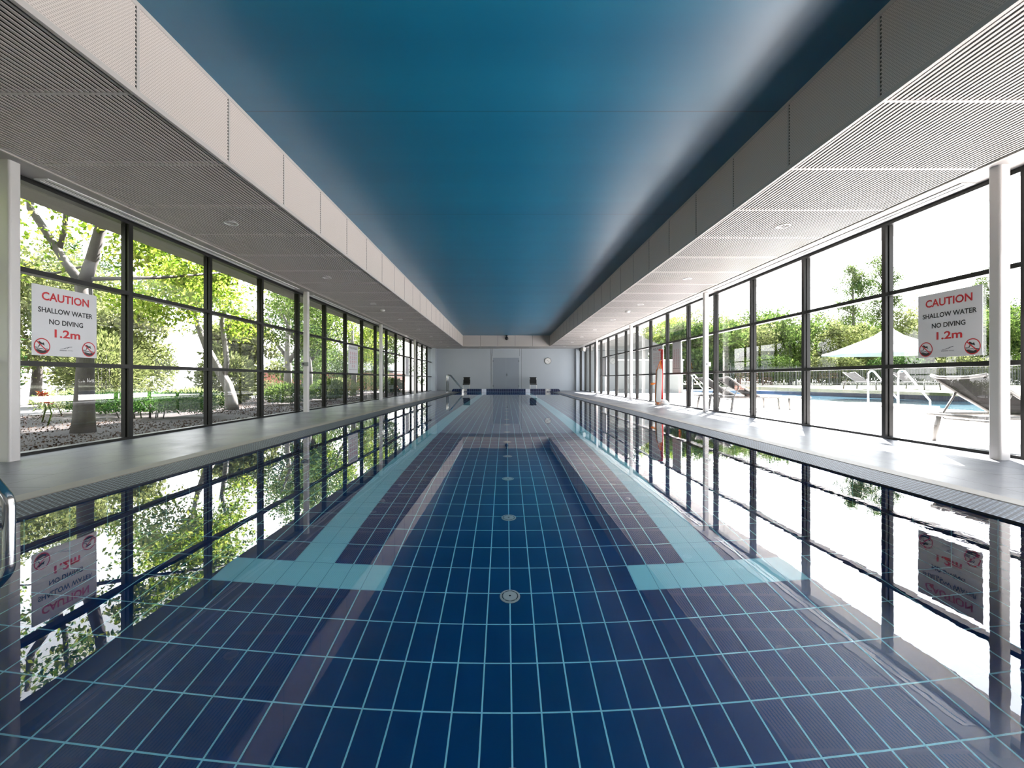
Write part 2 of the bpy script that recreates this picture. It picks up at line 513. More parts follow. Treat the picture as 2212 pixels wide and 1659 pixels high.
b = MB().box(PR, PR+0.2, YP0-0.1, YP1, DEPTH-0.1, -0.031); struct(b.build('pool_wall_right', M['pool_side']))
b = MB().box(PL, PR, YP0-0.2, YP0, DEPTH-0.1, -0.031); struct(b.build('pool_wall_near', M['pool_end']))
b = MB().prism([(CL-0.06,DEPTH-0.1),(CR+0.06,DEPTH-0.1),(CR+0.06,0.10),(CR-0.02,0.165),(CL+0.02,0.165),(CL-0.06,0.10)], 'y', YP1, YP1+0.30)
struct(b.build('pool_wall_far', M['pool_end']))
b = MB()
nx, ny = 8, 40
for i in range(nx):
    for j in range(ny):
        xa, xb = PL+(PR-PL)*i/nx, PL+(PR-PL)*(i+1)/nx
        ya, yb = YP0+(YP1-YP0)*j/ny, YP0+(YP1-YP0)*(j+1)/ny
        b.quad((xa,ya,WZ),(xb,ya,WZ),(xb,yb,WZ),(xa,yb,WZ))
struct(b.build('pool_water', M['water']))

# round floor inlets along the centre line
def make_inlet():
    r = empty('floor_inlet')
    b = MB(); b.lathe([(0.060,0.0),(0.060,0.004),(0.050,0.006),(0.047,0.006),(0.047,0.002)], 36); b.build('rim', M['white_plastic'], r)
    b = MB(); b.lathe([(0.043,0.002),(0.043,0.007),(0.036,0.009),(0.006,0.009)], 36); b.build('cover', M['white_plastic'], r)
    b = MB()
    for k in range(8):
        a0 = k*PI/4+0.08; a1 = (k+1)*PI/4-0.08
        for t in range(4):
            p0, p1 = a0+(a1-a0)*t/4, a0+(a1-a0)*(t+1)/4
            b.quad(*[(q*math.cos(a), q*math.sin(a), 0.0065) for q, a in ((0.042,p0),(0.048,p0),(0.048,p1),(0.042,p1))])
    b.build('slot', M['sign_black'], r)
    b = MB(); b.lathe([(0.007,0.009),(0.007,0.0095),(0.0,0.0095)], 14); b.build('screw', M['sign_black'], r)
    return r
inl = make_inlet()
for k in range(24):
    o = inl if k == 0 else copy_tree(inl)
    o.location = (TX0, 2.676+1.026*k-1.026, DEPTH+0.0005)
    tag(o, 'round white inlet on the pool floor centre line, %s from the near end' % ORD[k], 'floor inlet', 'round inlets along the pool centre line')

# ------------------------------------------------------------------ end walls, soffits, ceiling, roof
b = MB(); b.box(XL-0.3, XR+0.3, YF, YF+0.2, -0.2, ZS+0.1)
wall = struct(b.build('wall_far', M['wall']))
b = MB()
for x in (-0.93, -0.83, 0.90, 1.02): b.box(x-0.006, x+0.006, YF-0.004, YF+0.01, 0, ZS)
b.build('panel_joint', M['seam'], wall)
b = MB(); b.box(XL-0.1, -4.42, 28.62, YF, 0, ZS); struct(b.build('wall_left', M['wall']))
b = MB(); b.box(4.50, XR+0.1, 28.98, YF, 0, ZS); struct(b.build('wall_right', M['wall']))
b = MB(); b.box(XL-0.3, XR+0.3, YN-0.2, YN, -0.2, 3.5); struct(b.build('wall_near', M['white']))

b = MB(); b.box(FL-0.1, FR+0.1, YN, 27.25, ZC, ZC+0.12); struct(b.build('ceiling', M['ceiling']))
# fascias with panel seams
PITCH = 1.035
def fascia(name, x, nx_, y0):
    b = MB(); b.box(min(x, x+nx_*0.03), max(x, x+nx_*0.03), YN, 27.05, ZS+0.0305, ZC)
    f = struct(b.build(name, M['fascia']))
    b = MB(); b2 = MB()
    y = y0
    while y > YN+1: y -= PITCH
    xi = x-nx_*0.004
    while y < 27.0:
        b.box(min(x, xi), max(x, xi), y, y+0.022, ZS+0.031, ZC-0.036)
        k = 0; z = ZS+0.04
        while z < ZC-0.03:
            b2.box(min(x, x-nx_*0.003), max(x, x-nx_*0.003), y-0.011, y-0.002, z, z+0.014); z += 0.0285
        y += PITCH
    xe = x-nx_*0.003
    b.box(min(x, xe), max(x, xe), YN, 27.05, ZC-0.035, ZC)
    b.build('panel_edge', M['soffit'], f); b2.build('panel_joint', M['seam'], f)
fascia('wall_upper_left', FL, -1, 3.125)
fascia('wall_upper_right', FR, 1, 3.212)
b = MB(); b.box(FL, FR, 27.05, 27.10, ZS-0.012, ZC); f = struct(b.build('wall_upper_far', M['soffit']))
b = MB()
for k in range(1, 5):
    x = FL+(FR-FL)*k/5; b.box(x-0.006, x+0.006, 27.046, 27.06, ZS, ZC)
b.build('panel_joint', M['seam'], f)

def soffit(name, xi, xo, xw, y0):
    """xi: fascia, xo: edge of the plain strip, xw: glass line."""
    lo, hi = min(xi, xo), max(xi, xo)
    b = MB(); b.box(lo+0.031, hi-0.031, YN, 27.10, ZS+0.032, ZS+0.05)
    r = struct(b.build(name, M['soffit_back']))
    b = MB(); n = 47; pit = (hi-lo)/n
    for k in range(n):
        x = lo+pit*(k+0.24); b.box(x, x+pit*0.52, YN, 27.10, ZS, ZS+0.005)
    b.build('slat_panel', M['soffit'], r)
    b = MB(); y = y0
    while y > YN+1: y -= PITCH
    while y < 27.0:
        b.box(lo, hi, y-0.014, y+0.014, ZS-0.001, ZS+0.026); y += PITCH
    b.box(lo-0.004, lo+0.022, YN, 27.10, ZS-0.010, ZS+0.03); b.box(hi-0.022, hi+0.004, YN, 27.10, ZS-0.010, ZS+0.03)
    b.build('panel_edge', M['soffit'], r)
    lo2, hi2 = min(xo, xw), max(xo, xw)
    b = MB(); b.box(lo2, hi2, YN, 27.10, ZS+0.004, ZS+0.06); b.build('plain_strip', M['soffit_plain'], r)
soffit('ceiling_left', FL, -4.32, XL-0.06, 3.125)
soffit('ceiling_right', FR, 4.42, XR+0.06, 3.212)
b = MB(); b.box(XL-0.06, XR+0.06, 27.10, YF, ZS, ZS+0.06); struct(b.build('ceiling_far', M['soffit_plain']))
# roof over the soffits with eaves outside the glass
b = MB()
b.box(XL-0.08, FL-0.04, YN-0.3, YF+0.3, ZS+0.07, 3.6); b.box(FR+0.04, XR+0.08, YN-0.3, YF+0.3, ZS+0.07, 3.6)
b.box(FL-0.04, FR+0.04, YN-0.3, YF+0.3, ZC+0.13, 3.6); b.box(FL-0.04, FR+0.04, 27.26, YF+0.3, ZS+0.07, 3.6)
struct(b.build('roof', M['roof']))
for nm, x0, x1 in (('roof_eave_left', XL-0.49, XL-0.08), ('roof_eave_right', XR+0.08, XR+0.47)):
    b = MB(); b.box(x0, x1, YN-0.3, YF+0.3, ZS-0.02, ZS+0.16); struct(b.build(nm, M['eave']))

# ------------------------------------------------------------------ window walls
wcount = [0]
def window_bay(xg, y0, y1, transoms=True, last=False, sgn=1, kind='window'):
    wcount[0] += 1
    b = MB(); hw = 0.031; d0, d1 = xg-0.05, xg+0.05
    b.box(d0, d1, y0-hw, y0+hw, 0.0, ZS)
    b.box(xg-0.012, xg+0.012, y0-hw-0.012, y0+hw+0.012, 0.0, ZS)
    if last: b.box(d0, d1, y1-hw, y1+hw, 0.0, ZS)
    ya, yb = y0+hw, y1-hw
    b.box(d0, d1, ya, yb, ZS-0.045, ZS); b.box(d0, d1, ya, yb, 0.0, 0.028)
    if transoms:
        for z in (0.895, 1.80): b.box(d0, d1, ya, yb, z-0.024, z+0.024)
    name = '%s_%d' % (kind, wcount[0])
    w = struct(b.build(name, M['frame']))
    b = MB()
    cuts = [0.028, 0.871, 0.919, 1.776, 1.824, ZS-0.045] if transoms else [0.028, ZS-0.045]
    for k in range(0, len(cuts), 2):
        b.quad((xg,ya,cuts[k]),(xg,yb,cuts[k]),(xg,yb,cuts[k+1]),(xg,ya,cuts[k+1]))
    b.build('pane', M['glass'], w)
    return w
yl = [5.653+1.535*k for k in range(-6, 16)]
for k in range(len(yl)-1): window_bay(XL, yl[k], yl[k+1], last=(k == len(yl)-2))
yr = [5.72+1.553*k for k in range(-6, 12)]
for k in range(len(yr)-1): window_bay(XR, yr[k], yr[k+1], last=(k == len(yr)-2))
dy = [22.803, 24.30, 25.80, 27.35, 28.95]
wcount[0] = 0
for k in range(4): window_bay(XR, dy[k]+0.03, dy[k+1], transoms=False, last=(k == 3), kind='door')
# square steel columns
def column(x0, y, k, side):
    r = 0.02; w = 0.105; pts = []
    for cx, cy, a0 in ((w-r, w-r, 0), (r, w-r, 90), (r, r, 180), (w-r, r, 270)):
        for t in range(5):
            a = math.radians(a0+22.5*t); pts.append((x0+cx+r*math.cos(a), y+cy+r*math.sin(a)))
    b = MB(); b.prism(pts, 'z', 0.0, ZS+0.01)
    for i in range(len(b.sm)): b.sm[i] = False
    return struct(b.build('column_%d' % k, M['column']))
for k in range(4):
    column(-4.537, 4.064+6.13*k, k+1, 'left')
    column(4.517, 4.157+6.18*k, k+5, 'right')
column(-4.537, 4.064-6.13, 9, 'left'); column(4.517, 4.157-6.18, 10, 'right')

# ------------------------------------------------------------------ ceiling fittings
def make_downlight():
    r = empty('downlight')
    b = MB(); b.lathe([(0.085,0.0),(0.085,-0.006),(0.070,-0.008),(0.064,0.0),(0.060,0.025)], 32); b.build('trim_ring', M['white_plastic'], r)
    b = MB(); b.lathe([(0.061,0.012),(0.0,0.012)], 24); b.build('diffuser', M['soffit'], r)
    return r
dl = make_downlight(); first = True
def put_light(x, y, label, group):
    global first
    o = dl if first else copy_tree(dl); first = False
    o.location = (x, y, ZS-0.001); tag(o, label, 'downlight', group)
for k in range(8):
    put_light(-3.45, 5.717+3.07*k, '%s recessed downlight counted from the front in the garden-side slatted soffit' % ORD[k], 'downlights in the garden-side soffit')
for k in range(8):
    put_light(3.55, 5.82+3.07*k, '%s recessed downlight counted from the front in the terrace-side slatted soffit' % ORD[k], 'downlights in the terrace-side soffit')
for x, w in ((-1.56, 'above the chair by the pool rail'), (1.52, 'above the chair under the clock')):
    put_light(x, 28.1, 'small recessed downlight in the plain far soffit %s' % w, 'downlights in the far soffit')
for x, y, w in ((-3.48, 12.88, 'garden-side'), (3.52, 13.1, 'terrace-side')):
    r = empty('smoke_detector', (x, y, ZS-0.001))
    b = MB(); b.lathe([(0.07,0.002),(0.07,-0.012),(0.062,-0.02)], 28); b.build('base', M['white_plastic'], r)
    b = MB(); b.lathe([(0.062,-0.02),(0.05,-0.04),(0.02,-0.046),(0,-0.046)], 28); b.build('sensor_head', M['white_plastic'], r)
    tag(r, 'round white smoke detector between downlights in the %s slatted soffit' % w, 'smoke detector', 'smoke detectors')
for side, x0, x1, ys in (('garden-side', -4.615, -4.475, -1.9), ('terrace-side', 4.56, 4.70, -1.8)):
    for k in range(5):
        y0 = ys+6.15*k+0.2
        if y0+5.5 > 27.0: continue
        r = empty('air_diffuser', ((x0+x1)/2, y0, ZS+0.003))
        w = (x1-x0)/2; L = 5.45
        b = MB(); b.box(-w, -w+0.03, 0, L, -0.010, 0.0); b.box(w-0.03, w, 0, L, -0.010, 0.0); b.box(-w+0.03, w-0.03, 0, 0.03, -0.010, 0.0); b.box(-w+0.03, w-0.03, L-0.03, L, -0.010, 0.0)
        b.build('frame', M['white_plastic'], r)
        b = MB(); b.box(-w+0.03, -0.012, 0.03, L-0.03, -0.006, -0.001); b.box(0.012, w-0.03, 0.03, L-0.03, -0.006, -0.001); b.build('blade', M['white_plastic'], r)
        b = MB(); b.box(-0.012, 0.012, 0.03, L-0.03, -0.001, 0.0005); b.build('slot', M['sign_black'], r)
        tag(r, 'long white slot diffuser above the %s window, %s from the front' % (side, ORD[k]), 'air diffuser', 'slot diffusers along the %s windows' % side)
# dome camera on the far bulkhead
r = empty('dome_camera', (0.07, 26.9, ZC))
b = MB(); b.box(-0.05, 0.05, -0.02, 0.15, -0.06, -0.0); b.build('mounting_plate', M['black'], r)
b = MB(); b.tube([(0,0.04,-0.03),(0,0.03,-0.09),(0,0,-0.13)], 0.03); b.build('arm', M['black'], r)
b = MB(); b.lathe([(0.0,0.10),(0.06,0.09),(0.095,0.05),(0.10,0.0),(0.09,-0.05),(0.06,-0.085),(0.0,-0.10)], 28, (0,0,-0.20)); b.build('dome', M['black'], r)
tag(r, 'black dome camera hanging from the blue ceiling before the far bulkhead', 'camera')
# white camera by the far terrace doors
r = empty('wall_speaker', (4.60, 26.6, ZS))
b = MB(); b.box(-0.02,0.02,-0.02,0.02,-0.10,0); b.build('bracket', M['white_plastic'], r)
b = MB(); b.prism([(-0.09,-0.30),(0.05,-0.36),(0.09,-0.12),(-0.07,-0.08)], 'y', -0.09, 0.09); bevel(b.build('cabinet', M['white_plastic'], r), 0.01)
tag(r, 'small white speaker under the soffit above the far terrace doors', 'speaker')

# ------------------------------------------------------------------ far wall: door, clock, chairs
d = empty('door_5', (0.03, YF, 0)); struct(d)
b = MB(); b.box(-0.90,-0.835,-0.02,0.01,0,2.22); b.box(0.835,0.90,-0.02,0.01,0,2.22); b.box(-0.835,0.835,-0.02,0.01,2.12,2.22); b.build('frame', M['wall'], d)
for s in (-1, 1):
    b = MB(); x0, x1 = (-0.832, -0.004) if s < 0 else (0.004, 0.832); b.box(x0, x1, -0.012, 0.012, 0.01, 2.115)
    lf = b.build('door_leaf', M['door'], d)
    b = MB()
    for z in (0.25, 1.85): b.tube([(s*0.828,-0.02,z),(s*0.828,-0.02,z+0.11)], 0.012, 8)
    b.build('hinge', M['black'], lf)
    if s > 0:
        b = MB(); b.box(0.06,0.09,-0.05,-0.012,0.95,1.08); b.build('handle', M['chrome'], lf)
r = empty('wall_clock', (2.72, YF, CAMZ+39.3*YF/983))
b = MB(); b.lathe([(0.215,0.0),(0.215,-0.05),(0.205,-0.055),(0.19,-0.05),(0.188,-0.04)], 40, axis='y'); b.build('rim', M['grey_plastic'], r)
b = MB(); b.lathe([(0.19,-0.038),(0.0,-0.038)], 40, axis='y'); b.build('face', M['white_plastic'], r)
for k in range(12):
    b = MB(); a = k*PI/6; c, s = math.cos(a), math.sin(a); w = 0.006
    b.quad(*[(u*c-v*s, -0.0395, u*s+v*c) for u, v in ((0.15,-w),(0.178,-w),(0.178,w),(0.15,w))])
    b.build('hour_mark', M['sign_grey'], r)
for L, a, w in ((0.10, math.radians(145), 0.009), (0.15, math.radians(-42), 0.006)):
    b = MB(); c, s = math.cos(a), math.sin(a)
    b.quad(*[(u*c-v*s, -0.042, u*s+v*c) for u, v in ((-0.02,-w),(L,-w),(L,w),(-0.02,w))]); b.build('hand', M['sign_grey'], r)
tag(r, 'round white wall clock with a grey rim right of the double door', 'clock')

def make_chair():
    r = empty('chair')
    b = MB(); b.box(-0.215,0.215,-0.22,0.22,0.40,0.455); bevel(b.build('seat', M['black'], r), 0.015)
    b = MB(); b.prism([(0.19,0.46),(0.23,0.46),(0.285,0.87),(0.25,0.87)], 'x', -0.215, 0.215); bevel(b.build('backrest', M['black'], r), 0.012)
    for sx in (-1, 1):
        b = MB(); b.tube([(sx*0.20,-0.20,0),(sx*0.20,-0.20,0.41)], 0.014, 10); b.build('leg', M['white_plastic'], r)
        b = MB(); b.tube([(sx*0.20,0.24,0),(sx*0.20,0.21,0.45),(sx*0.20,0.25,0.80)], 0.014, 10); b.build('leg', M['white_plastic'], r)
    return r
ch = make_chair(); ch.location = (-2.42, 28.2, 0)
tag(ch, 'black chair with white legs against the far wall, beside the pool handrail', 'chair', 'black chairs at the far wall')
c2 = copy_tree(ch); c2.location = (1.72, 28.2, 0)
tag(c2, 'black chair with white legs against the far wall, below the clock', 'chair', 'black chairs at the far wall')

# ------------------------------------------------------------------ lettering
def text_mesh(name, s, size, mat, parent, loc, rot, bold=0.0, align='CENTER', sx=1.0):
    cu = bpy.data.curves.new(name, 'FONT'); cu.body = s; cu.size = size; cu.align_x = align; cu.align_y = 'CENTER'
    cu.offset = bold; cu.resolution_u = 3
    t = bpy.data.objects.new(name, cu); COL.objects.link(t)
    bpy.context.view_layer.update()
    dg = bpy.context.evaluated_depsgraph_get()
    me = bpy.data.meshes.new_from_object(t.evaluated_get(dg))
    bpy.data.objects.remove(t); bpy.data.curves.remove(cu)
    me.name = name; me.materials.clear(); me.materials.append(mat)
    xs = [v.co.x for v in me.vertices]
    o = bpy.data.objects.new(name, me); COL.objects.link(o); o.parent = parent
    o.location = loc; o.rotation_euler = rot; o.scale = (sx, 1, 1)
    return o, (max(xs)-min(xs)) if xs else 1.0
def fit_text(name, s, height, width, mat, parent, loc, rot, bold):
    """Capital height and line width in metres."""
    size = height/0.72
    o, w = text_mesh(name, s, size, mat, parent, loc, rot, bold*size)
    o.scale = (width/w, 1, 1); return o

def board_quad(b, pts, x): b.poly([(p[0], p[1], x) for p in pts])
def ring(b, cx, cy, r0, r1, z, n=40):
    for k in range(n):
        a, c = 2*PI*k/n, 2*PI*(k+1)/n
        b.quad((cx+r0*math.cos(a),cy+r0*math.sin(a),z),(cx+r1*math.cos(a),cy+r1*math.sin(a),z),(cx+r1*math.cos(c),cy+r1*math.sin(c),z),(cx+r0*math.cos(c),cy+r0*math.sin(c),z))
def disc(b, cx, cy, r, z, n=18): b.poly([(cx+r*math.cos(2*PI*k/n), cy+r*math.sin(2*PI*k/n), z) for k in range(n)])
def bar(b, x0, y0, x1, y1, w, z):
    d = Vector((x1-x0, y1-y0)); d.normalize(); nx_, ny_ = -d.y*w/2, d.x*w/2
    b.quad((x0+nx_,y0+ny_,z),(x0-nx_,y0-ny_,z),(x1-nx_,y1-ny_,z),(x1+nx_,y1+ny_,z))

def caution_sign(loc, rz, label):
    """Local x along the board, y up, z out of it."""
    r = empty('caution_sign', loc); r.rotation_euler = (PI/2, 0, rz)
    H = 0.712
    b = MB(); b.box(-H/2, H/2, -H/2, H/2, 0, 0.005); b.build('board', M['sign_white'], r)
    z = 0.0062
    fit_text('heading', 'CAUTION', 0.083, 0.52, M['sign_red'], r, (0, H*0.345, z), (0,0,0), 0.024)
    fit_text('warning_lettering', 'SHALLOW WATER', 0.052, 0.60, M['sign_black'], r, (0, H*0.15, z), (0,0,0), 0.024)
    fit_text('warning_lettering', 'NO DIVING', 0.052, 0.375, M['sign_black'], r, (0, H*-0.01, z), (0,0,0), 0.024)
    fit_text('depth_lettering', '1.2m', 0.082, 0.285, M['sign_red'], r, (0, H*-0.175, z), (0,0,0), 0.026)
    for sx in (-1, 1):
        b = MB(); cx, cy, R = sx*0.258, -0.262, 0.082
        b.mi = 1
        disc(b, cx+0.012, cy+0.028, 0.010, z)                                   # head
        bar(b, cx+0.002, cy+0.022, cx-0.034, cy+0.044, 0.018, z)                  # trunk
        bar(b, cx+0.000, cy+0.024, cx+0.026, cy+0.012, 0.008, z)                  # arm
        bar(b, cx-0.034, cy+0.044, cx-0.022, cy+0.012, 0.012, z)                  # thigh
        bar(b, cx-0.022, cy+0.014, cx-0.036, cy-0.006, 0.009, z)                  # shin
        for yy, x0, x1 in ((-0.012,-0.070,-0.030), (-0.026,-0.074,0.070)):
            for k in range(8):
                xa, xb = cx+x0+(x1-x0)*k/8, cx+x0+(x1-x0)*(k+1)/8
                bar(b, xa, cy+yy+0.004*math.sin(k*2.2), xb, cy+yy+0.004*math.sin((k+1)*2.2), 0.006, z)
        pts = [(cx+0.074*math.cos(a), cy+0.074*math.sin(a), z) for a in [math.radians(205+i*13) for i in range(11)]]
        pts += [(cx+0.045, cy-0.034, z), (cx+0.01, cy-0.044, z), (cx-0.03, cy-0.036, z)]
        b.poly(pts)
        b.mi = 0
        ring(b, cx, cy, R-0.010, R, z+0.0006); bar(b, cx-0.058, cy+0.052, cx+0.058, cy-0.052, 0.011, z+0.0006)
        b.build('no_diving_symbol', [M['sign_red'], M['sign_black']], r)
    b = MB(); y0 = -0.268
    for (xa,ya,xb,yb,w) in ((-0.07,-0.012,-0.03,-0.004,0.004),(-0.03,-0.004,0.0,0.006,0.006),(0.004,0.002,0.028,0.016,0.009),(0.028,0.016,0.06,0.020,0.006)):
        bar(b, xa, y0+ya, xb, y0+yb, w, z)
    b.build('logo', M['sign_grey'], r)
    fit_text('logo_lettering', 'WATERS', 0.011, 0.055, M['sign_grey'], r, (0.040, y0-0.024, z), (0,0,0), 0.0)
    b = MB(); x = -0.075
    for k, w in enumerate((0.009,0.007,0.010,0.006,0.009,0.008,0.010,0.007)):
        bar(b, x, y0-0.024, x+w*0.8, y0-0.024, 0.009, z); x += w+0.0018
    b.build('logo_strokes', M['sign_grey'], r)
    tag(r, label, 'sign', 'caution signs')
    return r
# left sign faces +x ; right sign faces -x
caution_sign((XL+0.016, 4.852, 1.335), PI/2, 'white CAUTION SHALLOW WATER sign on the garden-side window beside the column')
caution_sign((XR-0.016, 4.915, 1.338), -PI/2, 'white CAUTION SHALLOW WATER sign on the terrace-side window beside the column')

def rules_poster(loc, rz, w, hgt, title, cols, rows, label, skip=0, red=True):
    r = empty('rules_poster', loc); r.rotation_euler = (PI/2, 0, rz)
    b = MB(); b.box(-w/2, w/2, -hgt/2, hgt/2, 0, 0.004); b.build('board', M['sign_white'], r)
    z = 0.005
    if title: fit_text('heading', title, 0.07, w*0.78, M['sign_black'], r, (0, hgt/2-0.09, z), (0,0,0), 0.02)
    b = MB(); top = hgt/2-0.19; ch_ = (hgt-0.34)/rows
    for i in range(cols):
        for j in range(rows):
            if j == rows-1 and skip and i in (0, cols-1): continue
            cx = -w*0.40+w*0.8*(i+0.5)/cols; cyy = top-ch_*(j+0.4); s = min(ch_*0.3, w*0.3/cols)
            b.mi = 0 if red else 1
            ring(b, cx, cyy, s*0.8, s, z, 16); b.mi = 1
            disc(b, cx+s*0.15, cyy+s*0.3, s*0.22, z, 10); bar(b, cx-s*0.4, cyy-s*0.4, cx+s*0.2, cyy+s*0.15, s*0.3, z)
            b.mi = 0 if red else 1
            bar(b, cx-s*0.55, cyy+s*0.55, cx+s*0.55, cyy-s*0.55, s*0.16, z+0.0004)
            b.mi = 1
            bar(b, cx-s, cyy-s*1.5, cx+s, cyy-s*1.5, s*0.25, z)
    b.build('pictograms', [M['sign_red'], M['sign_black']], r)
    b = MB(); bar(b, -w*0.45, -hgt/2+0.12, w*0.45, -hgt/2+0.12, 0.01, z); b.build('rule', M['sign_grey'], r)
    tag(r, label, 'poster', 'pool notices on the windows')
rules_poster((XL+0.016, 13.99, 1.345), PI/2, 0.86, 0.86, 'POOL RULES', 4, 4, 'POOL RULES poster with a grid of pictograms on the garden-side window', 1)
rules_poster((XL+0.016, 21.65, 1.345), PI/2, 0.78, 0.84, None, 2, 6, 'narrow pictogram notice on the garden-side window nearest the far wall')
rules_poster((XR-0.016, 14.35, 1.345), -PI/2, 1.0, 0.86, 'POOL RULES', 4, 4, 'POOL RULES poster behind the red rescue pole on the terrace-side window', 1)
rules_poster((XR-0.016, 12.72, 1.345), -PI/2, 0.62, 0.86, None, 3, 7, 'tall notice in red columns on the terrace-side window, right of the rescue pole')
rules_poster((XR-0.016, 22.0, 1.345), -PI/2, 0.86, 0.86, None, 2, 6, 'pictogram notice on the terrace-side window nearest the glass doors')

# depth markers and lane targets on the far pool wall
for x, w in ((-2.43, 'beside the handrail'), (2.50, 'below the clock')):
    r = empty('depth_marker', (x, YP1-0.004, 0)); r.rotation_euler = (PI/2, 0, 0)
    b = MB(); b.box(-0.14, 0.14, -0.01, 0.162, 0, 0.006); b.build('plaque', M['white_plastic'], r)
    b = MB(); b.box(-0.10, 0.14, 0.006, 0.040, 0.005, 0.0075); b.build('dark_band', M['pool_end'], r)
    fit_text('depth_lettering', '1.2', 0.07, 0.20, M['sign_black'], r, (0, 0.10, 0.0075), (0,0,0), 0.02)
    tag(r, 'white 1.2 depth marker on the raised far pool wall, %s' % w, 'depth marker', 'depth markers on the far pool wall')
mt_t = tile_mat('target_tile', (206,212,226), (150,156,170), (0,2), (0.048,0.056), (0,0), 0.006, mottle=0.05)
for x, w in ((-1.27, 'nearer the handrail'), (1.32, 'nearer the clock')):
    b = MB().box(x-0.135, x+0.135, YP1-0.008, YP1-0.001, -0.30, 0.163)
    tag(b.build('lane_target', mt_t), 'white tiled lane target on the raised far pool wall, the one %s' % w, 'lane target', 'lane targets on the far pool wall')

# ------------------------------------------------------------------ rails and rescue gear
def arc(p0, p1, p2, r, n=8):
    """Points rounding the corner at p1."""
    p0, p1, p2 = Vector(p0), Vector(p1), Vector(p2)
    a = (p0-p1).normalized(); c = (p2-p1).normalized()
    ang = a.angle(c); t = r/math.tan(ang/2)
    s, e = p1+a*t, p1+c*t
    ctr = p1+(a+c).normalized()*(r/math.sin(ang/2))
    u, v = s-ctr, e-ctr
    out = []
    for k in range(n+1):
        f = k/n; th = u.angle(v)
        out.append(ctr + (u*math.sin((1-f)*th) + v*math.sin(f*th))/math.sin(th))
    return out
def rounded(pts, rad):
    out = [Vector(pts[0])]
    for i in range(1, len(pts)-1):
        out += arc(pts[i-1], pts[i], pts[i+1], rad[i-1])
    out.append(Vector(pts[-1])); return out
def handrail(name, xe, y, s, gap, label, group, under=True, zbot=-0.60):
    """A pair of stainless rails; xe: pool edge, s: +1 when the pool lies towards +x."""
    r = empty(name, (xe, y, 0))
    for dy_ in (0, gap):
        if under:
            pts = [(-0.66*s,dy_,0.0),(-0.66*s,dy_,0.97),(-0.50*s,dy_,0.97),(0.19*s,dy_,0.16),(0.19*s,dy_,-0.30),(0.0,dy_,-0.55)]
            rad = [0.10,0.10,0.09,0.10]
        else:
            pts = [(-0.66*s,dy_,0.0),(-0.66*s,dy_,0.97),(-0.50*s,dy_,0.97),(0.19*s,dy_,0.16),(0.19*s,dy_,-0.24)]
            rad = [0.10,0.10,0.09]
        b = MB(); b.tube(rounded(pts, rad), 0.024, 16); rail = b.build('rail', M['chrome'], r)
        b = MB(); b.lathe([(0.045,0.0),(0.045,0.012),(0.026,0.03)], 20, (-0.66*s,dy_,0.005)); b.build('floor_flange', M['chrome'], rail)
    tag(r, label, 'handrail', group); return r
handrail('pool_handrail', PL, 2.20, 1, -0.55, 'polished steel pool handrail bending into the water at the near left corner', 'pool handrails')
handrail('pool_handrail', PL, 25.7, 1, -0.55, 'polished steel pool handrail at the far end beside a black chair', 'pool handrails')

r = empty('rescue_stand', (4.54, 13.2, 0))
b = MB(); b.lathe([(0.198,0.0),(0.198,0.02),(0.19,0.05),(0.16,0.10),(0.11,0.14),(0.045,0.16),(0,0.162)], 32)
b.build('base', M['tube_grey'], r)
b = MB(); b.tube([(0.0,0,0.15),(0.0,0,1.60)], 0.036, 14); b.build('pole', M['red_pole'], r)
b = MB(); b.tube([(-0.10,-0.01,1.58),(-0.0,-0.01,1.60)], 0.02, 10); b.build('hook', M['red_pole'], r)
tag(r, 'red rescue pole standing in a domed grey base by the terrace window', 'rescue pole')
r = empty('rescue_tube', (4.315, 12.90, 0.02)); r.rotation_euler = (0, math.radians(2.5), 0)
b = MB(); b.prism([(-0.075,0.12),(-0.05,0.06),(0.05,0.06),(0.075,0.12),(0.075,0.95),(0.05,1.02),(-0.05,1.02),(-0.075,0.95)], 'y', -0.055, 0.035); bevel(b.build('foam_body', M['tube_grey'], r), 0.015)
b = MB(); b.prism([(-0.085,0.11),(-0.05,0.05),(0.05,0.05),(0.085,0.11),(0.085,0.96),(0.05,1.03),(-0.05,1.03),(-0.085,0.96)], 'y', 0.0, 0.045); bevel(b.build('orange_backing', M['orange'], r), 0.012)
for pts in ([(-0.075,-0.01,0.95),(0.0,-0.03,1.22),(0.035,-0.03,1.26)], [(0.07,-0.01,0.98),(0.02,-0.03,1.22)], [(0.0,-0.04,0.98),(0.01,-0.04,1.20)], [(-0.04,-0.03,0.08),(0.0,-0.03,0.0)], [(0.05,-0.03,0.12),(-0.01,-0.03,0.0)]):
    b = MB(); b.tube(pts, 0.010, 8); b.build('strap', M['orange'], r)
b = MB(); b.tube([(-0.22,0,0.58),(-0.16,0,0.58),(-0.09,0,0.60)], [0.03,0.035,0.012], 10); b.build('tow_clip', M['orange'], r)
tag(r, 'grey rescue tube with orange straps leaning beside the red pole', 'rescue tube')

for x0, y, w, l, c in ((-4.485, 10.194, 'grey', 'small grey box mounted on the second garden-side column', 'box'), (4.57, 10.337, 'white', 'small white box mounted on the second terrace-side column', 'box')):
    r = empty('call_box', (x0, y, 1.075))
    s = 1 if x0 < 0 else -1
    b = MB(); b.box(-0.065,0.075,-0.05,0.0,-0.045,0.045); bevel(b.build('housing', M['grey_plastic'] if w == 'grey' else M['white_plastic'], r), 0.006)
    b = MB(); b.box(-0.045,0.0,-0.053,-0.049,-0.015,0.025); b.build('label_plate', M['sign_black'] if w == 'grey' else M['grey_plastic'], r)
    tag(r, l, c)

